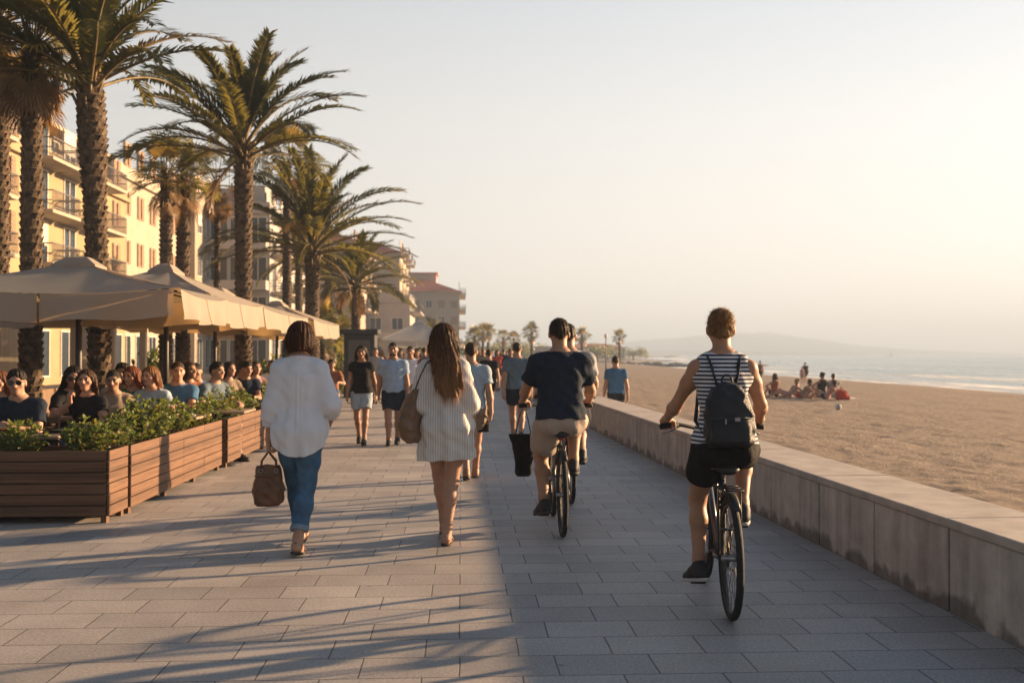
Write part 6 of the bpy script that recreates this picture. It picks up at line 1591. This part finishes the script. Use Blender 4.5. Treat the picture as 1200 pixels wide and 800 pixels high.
P = walker('man walking towards the camera in a light blue shirt and navy shorts', 461, 16.4, 1.645, False, 180, C_LBL, C_DKS, 'crop', SK2, HD_, 1, h=.0065, sleeve=.6, bfrac=.72)
def beard(P):
    F = Field(P.hc - .16, P.hc + .16, .007); p = lambda x, y, z: P.hc + P.HQ @ npv(x, y, z)
    F.ell(p(0, .032, -.075), (.058, .062, .045), P.HQ, k=.02); F.ell(p(0, .085, -.058), (.022, .02, .012), P.HQ, mode='carve', k=.01)
    P.done(F, 'beard', hair_mat(P.haircol))
beard(P)
def sunglasses(P):
    q = MB(); p = lambda x, y, z: Vector([float(v) for v in (P.hc + P.HQ @ npv(x, y, z)) * P.sc])
    for sg in (-1, 1):
        q.add([p(sg * .008, .108, .020), p(sg * .034, .110, .026), p(sg * .062, .096, .021), p(sg * .058, .094, -.012), p(sg * .034, .107, -.018), p(sg * .012, .108, -.008)], [tuple(range(6)) if sg < 0 else tuple(reversed(range(6)))])
        q.tube([p(sg * .062, .096, .018), p(sg * .082, .02, .014), p(sg * .083, -.02, .004)], .0035, 5)
    q.tube([p(-.012, .110, .012), p(.012, .110, .012)], .004, 5)
    q.build('sunglasses', M('dark_lens', (.008, .008, .009), rough=.12, spec=.6), P.root)
P = walker('man in a pale blue tee walking away, half hidden behind the long haired woman', 552, 11.9, 1.60, False, 0, C_PBL, C_SAND, 'crop', SK1, HB_, 1, h=.0075, sleeve=.6, bfrac=.6, shoes=(SANDAL, SOLD))
tb = tag(empty('small_bag', (gx(566, 11.9), 11.95, .56)), 'small dark bag held beside the striped dress by the man in pale blue', 'bag')
F = Field((-.12, -.1, -.03), (.12, .1, .24), .008); F.loft((0, 0, 0), np.eye(3), [(0, 0, 0, .075, .04), (.1, 0, 0, .08, .045), (.18, 0, 0, .06, .02)], n=3); mesh_obj('bag_body', F.mesh('bag_body'), C_BLK, tb); MB().tube([(-.05, 0, .17), (-.02, 0, .24), (.02, 0, .24), (.05, 0, .17)], .007, 6).build('handle', C_BLK, tb)
walker('man in a slate blue tee walking away left of the navy cyclist', 606, 17.2, 1.66, False, 0, C_GBL, C_DKS, 'crop', SK1, HB_, -1, sleeve=.6)
walker('man all in black walking away in the middle of the promenade', 573, 24.2, 1.56, False, 4, C_BLK, C_BLK, 'crop', SK1, HD_, 1, sleeve=.5)
walker('dark haired man with a reddish face approaching behind the striped dress', 505, 19, 1.66, False, 180, C_RUST, C_DKS, 'crop', (.44, .21, .14), HD_, 1)
walker('man in white walking close behind the man in the light blue shirt', 481, 21, 1.62, False, 180, C_WHT, C_SAND, 'crop', SK2, HD_, -1)
walker('man in a bright blue tee walking away on the sand behind the wall', 722, 22.5, 1.74, False, 6, C_BLU, C_DKS, 'crop', SK1, HB_, 1, z=-.33)
wb = tag(empty('duffel_bag', (wx(24.3) + .22, 24.3, WALL_H), R(12)), 'dark bag lying on top of the wall near the man in bright blue', 'bag')
F = Field((-.2, -.2, -.02), (.2, .2, .34), .01); F.loft((0, 0, 0), np.eye(3), [(0, 0, 0, .12, .1), (.05, 0, 0, .15, .12), (.2, -.02, 0, .11, .1), (.3, -.05, 0, .05, .05)], n=2.5, wob=wrinkle(9, .012)); mesh_obj('bag_body', F.mesh('bag_body'), C_DKS, wb); MB().tube([(-.1, 0, .24), (-.04, .0, .34), (.04, 0, .27)], .012, 6).build('handle', C_BLK, wb)
far = [(489, 27, 1.6, 1, 180, C_PINK, 'woman in a pink top far behind the man in the light blue shirt'), (497, 31, 1.66, 0, 0, C_BLU, 'far man in blue just left of the long brown hair'), (566, 34, 1.64, 0, 180, C_SAND, 'far walker in a sand coloured top beside the man in black'), (583, 40, 1.62, 1, 180, C_RED, 'far woman in red at the middle of the promenade'),
       (590, 46, 1.68, 0, 0, C_NAVY, 'far man in navy left of the slate blue tee'), (598, 30, 1.62, 0, 180, C_DKS, 'dark clothed walker just left of the slate blue tee'), (577, 58, 1.68, 0, 180, C_WHT, 'far figure in white beyond the man in black'), (586, 66, 1.66, 1, 0, C_PINK, 'far figure in pink beyond the others by the wall'),
       (561, 52, 1.66, 1, 0, C_RUST, 'far figure in rust left of the man in black'), (470, 36, 1.62, 1, 180, C_SAND, 'woman in a sand top behind the light blue shoulder'), (440, 30, 1.64, 0, 180, C_GRY, 'man in grey between the walking couple, far behind them'), (447, 42, 1.62, 1, 180, C_RED, 'small far figure in red between the walking couple'),
       (571, 75, 1.7, 0, 0, C_DKS, 'smallest dark figure far down the promenade'), (594, 82, 1.7, 0, 0, C_LBL, 'smallest pale figure by the far end of the wall'), (512, 44, 1.7, 0, 180, C_GRN, 'far walker in green hidden behind the long brown hair')]
for i, (px, D, H, fm, yw, tm, lb) in enumerate(far):
    walker(lb, px, D, H, bool(fm), yw, tm, (C_DKS, C_BEI, C_LDEN)[i % 3], 'shoulder' if fm else 'crop', (SK1, SK2, SK3)[i % 3], (HB_, HD_, HL_)[i % 3], 1 if i % 2 else -1, group='walkers far down the promenade', bfrac=.65 if i % 2 else 1.8)

# ================================================================ terrace furniture and diners
CHW = M('chair_wood', (.13, .075, .04), rough=.55); TBT = M('table_top', (.30, .22, .15), rough=.45)
def chair(x, y, rz, label):
    t = tag(empty('chair', (x, y, 0), R(rz)), label, 'chair', 'chairs of the diners on the terrace')
    MB().box(-.22, .22, -.22, .22, .42, .46).build('seat', CHW, t, bevel=.01)
    for sx in (-1, 1):
        for sy in (-1, 1): MB().tube([(sx * .19, sy * .19, 0), (sx * .185, sy * .185, .42)], .017, 6).build('leg', CHW, t)
    b = MB()
    for sx in (-1, 1): b.tube([(sx * .19, -.20, .44), (sx * .19, -.25, .86)], .016, 6)
    for z in (.62, .72, .82): b.box(-.19, .19, -.245, -.22, z - .03, z + .03)
    b.build('backrest', CHW, t)
def table(x, y, label):
    t = tag(empty('table', (x, y, 0)), label, 'table', 'small tables on the terrace'); MB().box(-.36, .36, -.36, .36, .71, .74).build('table_top', TBT, t, bevel=.008)
    MB().tube([(0, 0, .02), (0, 0, .71)], .03, 10).build('leg', DARKM, t); MB().disc((0, 0, .012), (0, 0, 1), .24, .02, 20).build('foot', DARKM, t)
    g = MB(); 
def diner(label, px, D, H, fem, yaw, top, hair, skin, haircol, glasses=False, lean=10, sleeve=.55, head=(0, 0), beardy=False, arms=0, h=None):
    s = H / 1.70; sz = .46
    if head == (0, 0): head = (((int(px) * 37) % 61) - 30, ((int(px) * 53) % 17) - 5)
    lean = lean + ((int(px) * 29) % 13) - 5
    hd = [((-.16, .34, .80), (.35, 1, -.1), (.2, 0, -1), 35), ((.16, .34, .80), (-.35, 1, -.1), (-.2, 0, -1), 35)]
    if arms == 1: hd = [((-.10, .30, .82), (.8, .7, .0), (0, -.3, -1), 30), ((.09, .20, 1.05), (-.1, .3, 1), (-.4, -.7, 0), 55)]
    if arms == 2: hd = [((-.22, .28, .55), (.2, 1, -.3), (0, 0, -1), 25), ((.20, .36, .82), (-.3, 1, .1), (-.2, 0, -1), 40)]
    if arms == 3: hd = [((-.05, .36, .80), (1, .35, 0), (0, -.1, -1), 25), ((.05, .33, .83), (-1, .4, 0), (0, -.1, -1), 25)]
    P = Person(label, (gx(px, D), D, 0), yaw, H=H, female=fem, pelvis=(0, -.05, (sz + .085) / s), lean=lean, head=head, feet=[((-.12, .40, .09), -4, 0), ((.13, .34, .09), 6, 0)], hands=hd, skin=skin, hair=haircol, h=h or (.0068 if D < 12 else .0085 if D < 15 else .011), knee=[(-.12, 1, .6), (.12, 1, .6)], elbow=[(-.8, -.7, -.5), (.8, -.7, -.5)])
    P.top(top, 'top', off=.014, hem=.01, sleeve=sleeve, seed=int(px) + 5, straight=.92, wr_amp=.004); P.legs((C_JEAN, C_BEI, C_DKS, C_BLK)[int(px) % 4], 'trousers' if int(px) % 2 else 'shorts', 1.85 if int(px) % 2 else .8, off=.015); P.shoes(SHB, SOLD); P.hair(hair, 150 if D < 13 else 0)
    if glasses: sunglasses(P)
    if beardy: beard(P)
    a = R(yaw); chair(P.root.location.x + math.sin(a) * .06, P.root.location.y - math.cos(a) * .06, yaw, 'wooden chair under the ' + label.split(' seated')[0].split(' in ')[0].split(' with ')[0].replace('second ', '') + ' seated at ' + label.split(' at ')[-1] if False else 'wooden terrace chair carrying the diner ' + CHL[len(CHN)]); CHN.append(1)
    return P
CHN = []
CHL = ['at the extreme left edge', 'in black sunglasses', 'in profile with sunglasses', 'right of the one in profile', 'in the sand top with pulled-back hair', 'in the grey top behind the others', 'with auburn hair', 'with long light hair', 'in the blue tee', 'just right of the blue tee', 'with the pale shirt by the second pole', 'in slate turned right', 'fourth from the end',
       'third from the end', 'next to last by the white sleeve', 'last before the white sleeve', 'left behind the white blouse', 'right behind the white blouse']
diner('diner with red brown hair at the extreme left edge of the terrace', 3, 10.7, 1.62, True, 195, C_RUST, 'shoulder', SK1, (.12, .05, .025), arms=0)
diner('broad dark haired man in black sunglasses and a navy tee, forearms on the table', 30, 10.05, 1.70, False, 176, C_NAVY, 'short', SK1, HD_, True, 12, .6, arms=3, h=.006)
diner('woman in sunglasses with long dark hair, in profile facing the promenade', 84, 11.1, 1.68, True, 232, C_BLK, 'long', SK2, HD_, True, 6, head=(0, 0), arms=2)
diner('woman with wavy brown hair and a bare forearm raised, seated near the front', 104, 10.55, 1.62, True, 168, C_BLK, 'shoulder', (.40, .20, .12), (.06, .03, .016), False, 12, .4, arms=1, head=(-14, -4))
diner('woman with dark pulled-back hair in a sand coloured top, head tilted', 133, 11.4, 1.64, True, 200, C_SAND, 'bun', SK2, HD_, False, 12, .4, head=(10, 8), arms=0)
diner('dark haired diner in grey sitting behind the front row', 146, 12.5, 1.74, False, 190, C_GRY, 'short', SK2, HD_, arms=0)
diner('woman with auburn hair and a pale face facing the camera', 158, 12.3, 1.66, True, 182, C_GRN, 'shoulder', (.45, .24, .16), (.14, .045, .02), arms=2)
diner('woman with long light brown hair in a pale top', 181, 12.2, 1.68, True, 178, C_PBL, 'long', (.45, .26, .17), (.17, .085, .035), arms=0)
diner('man in a blue tee with bare arms, right behind the bright shrubs', 208, 12.9, 1.74, False, 185, C_BLU, 'crop', (.42, .22, .14), HB_, arms=3)
diner('diner in a rust top just right of the man in the blue tee', 221, 14.4, 1.70, True, 215, C_RUST, 'shoulder', SK2, HB_, arms=0)
diner('man in a pale shirt sitting left of the second pole', 229, 15.2, 1.72, False, 205, C_LBL, 'crop', SK2, HD_, arms=1)
diner('dark haired man in a slate tee turned towards the promenade', 248, 14.2, 1.72, False, 238, C_GBL, 'short', SK1, HD_, False, 14, arms=0)
diner('woman with dark hair and a sand top before the third pole', 266, 16.2, 1.70, True, 220, C_SAND, 'shoulder', SK1, HD_, arms=0)
diner('man with sunlit face in grey, seated beside the third pole', 277, 16.9, 1.74, False, 240, C_GRY, 'short', SK1, HB_, arms=0)
diner('dark haired man in navy, next to last before the white sleeve', 287, 16.4, 1.70, False, 200, C_NAVY, 'short', SK2, HD_, arms=3)
diner('woman in pink, last diner before the white sleeve', 299, 17.6, 1.68, True, 210, C_PINK, 'shoulder', SK1, HB_, arms=0)
diner('diner in white seen left of the bobbed hair, far down the terrace', 318, 20.5, 1.72, True, 200, C_WHT, 'bun', SK2, HD_, arms=0)
diner('diner in a rust top far down the terrace right of the white blouse', 388, 24.5, 1.70, False, 190, C_RUST, 'short', SK2, HD_, arms=0)
for i, (px, D, l) in enumerate(((42, 9.72, 'front table under the forearms of the man in sunglasses'), (100, 10.05, 'small table in front of the woman with the raised forearm'), (152, 11.75, 'table between the front diners and the auburn haired woman'), (205, 12.4, 'table before the man in the blue tee'), (262, 13.6, 'table before the man in the slate tee'), (281, 15.8, 'table near the third parasol pole'))):
    table(gx(px, D), D, l)
# ================================================================ people on the beach
def beach_person(label, px, py, pose, fem, top, bot, skin, haircol, hair, yaw=0, H=1.68, D=None):
    # ground point under the pixel, on the sand
    D0 = D or 40
    for _ in range(12):
        z = sand_z(gx(px, D0), D0); D0 = .5 * D0 + .5 * (CAM_H - z) * FPX / (py - 414)
    D = D0; x = gx(px, D); z = sand_z(x, D) - .02
    h = .013 if D < 60 else .018
    if pose == 'sit':
        P = Person(label, (x, D, z), yaw, H=H, female=fem, pelvis=(0, -.1, .12), lean=-8, feet=[((-.12, .52, .09), 0, 0), ((.12, .50, .09), 0, 0)], hands=[((-.16, .36, .42), (.3, 1, -.3), (0, 0, -1), 30), ((.16, .36, .42), (-.3, 1, -.3), (0, 0, -1), 30)], skin=skin, hair=haircol, h=h, knee=[(-.1, .3, 1), (.1, .3, 1)], group='people sitting on the beach')
    elif pose == 'lean':
        P = Person(label, (x, D, z), yaw, H=H, female=fem, pelvis=(0, 0, .12), lean=-42, head=(0, 10), feet=[((-.10, .78, .09), 0, 20), ((.12, .66, .09), 0, 5)], hands=[((-.25, -.45, .08), (-.1, -1, 0), (0, 0, -1), 5), ((.25, -.45, .08), (.1, -1, 0), (0, 0, -1), 5)], skin=skin, hair=haircol, h=h, knee=[(-.1, .1, 1), (.1, .1, 1)], elbow=[(-.3, -.6, .6), (.3, -.6, .6)], group='people sitting on the beach')
    else:
        P = Person(label, (x, D, z), yaw, H=H, female=fem, skin=skin, hair=haircol, h=h, lean=3, feet=[((-.1, -.05, .09), 0, 0), ((.1, .1, .09), 0, 0)])
    P.top(top, 'top', off=.014, hem=.0 , sleeve=.4 if not fem else 0, seed=int(px)); P.legs(bot, 'shorts', .45, off=.014); P.hair(hair)
    return P
beach_person('woman in black sitting tallest in the beach group', 960, 466.5, 'sit', True, C_BLK, C_BLK, SK2, HD_, 'bun', 20, 1.95)
beach_person('person in grey sitting beside the tallest one of the beach group', 976, 466.5, 'sit', False, C_GRY, C_LDEN, SK2, HD_, 'crop', -15, 1.85)
beach_person('person leaning back in front of the beach group', 968, 468.5, 'lean', True, C_PINK, C_DKS, SK1, HB_, 'shoulder', 50)
beach_person('sitting woman with a rust top left of the beach group', 906, 465, 'sit', True, C_RUST, C_BLK, SK1, HB_, 'shoulder', 10, 1.8)
beach_person('sunbather leaning back on the sand, between the two sitting women', 924, 466, 'lean', True, C_PINK, C_PINK, SK1, HL_, 'bun', 75)
beach_person('sitting woman leaning back left of the beach group', 939, 467, 'lean', True, C_SAND, C_RED, SK1, HB_, 'shoulder', 60)
beach_person('small dark figure standing at the water line above the sitting woman', 944, 449, 'stand', False, C_DKS, C_DKS, SK2, HD_, 'crop', 10, 1.3)
beach_person('small figure in rust standing at the water line right of the cyclist', 891, 449.5, 'stand', True, C_RUST, C_DKS, SK2, HD_, 'crop', 0, 1.4)
beach_person('pale child standing at the water line beside the small dark figure', 940, 449.5, 'stand', True, C_PINK, C_SAND, SK1, HL_, 'crop', 0, 1.05)
def on_sand(px, py):
    D0 = 40
    for _ in range(12):
        z = sand_z(gx(px, D0), D0); D0 = .5 * D0 + .5 * (CAM_H - z) * FPX / (py - 414)
    return gx(px, D0), D0, sand_z(gx(px, D0), D0)
x, y, z = on_sand(987, 469.5)
rb = tag(empty('beach_bag', (x, y, z)), 'bright red bag standing at the right of the beach group', 'bag'); F = Field((-.4, -.3, -.05), (.4, .3, .6), .018); F.loft((0, 0, 0), np.eye(3), [(0, 0, 0, .24, .14), (.1, 0, 0, .27, .17), (.3, -.03, 0, .2, .13), (.42, -.05, 0, .08, .05)], n=2.5, wob=wrinkle(5, .02)); mesh_obj('bag_body', F.mesh('bag_body'), C_RED, rb); MB().tube([(-.12, 0, .36), (-.05, 0, .52), (.04, 0, .38)], .02, 6).build('handle', C_RED, rb)
x, y, z = on_sand(993, 469); q = MB(); vs = [(i * .12 - .3, j * .14 - .5, .05 + .05 * noise3(i * .8, j * .6, 2)) for j in range(8) for i in range(6)]; q.add(vs, [(j * 6 + i, j * 6 + i + 1, j * 6 + i + 7, j * 6 + i + 6) for j in range(7) for i in range(5)], 0, True); o_ = q.build('beach_towel', C_WHT, None, (x, y, z + .02)); tag(o_, 'pale towel spread on the sand just right of the red bag', 'towel')
x, y, z = on_sand(982, 481.5); m_ = bmesh.new(); bmesh.ops.create_uvsphere(m_, u_segments=20, v_segments=12, radius=.10); me = bpy.data.meshes.new('ball'); 
for f in m_.faces: f.smooth = True; f.material_index = 1 if int((math.atan2(f.calc_center_median().y, f.calc_center_median().x) + 3.15) / 1.05) % 2 else 0
m_.to_mesh(me); m_.free(); tag(mesh_obj('ball', me, [C_WHT, C_GRY], None, (x, y, z + .10)), 'small white ball lying alone on the sand', 'ball')
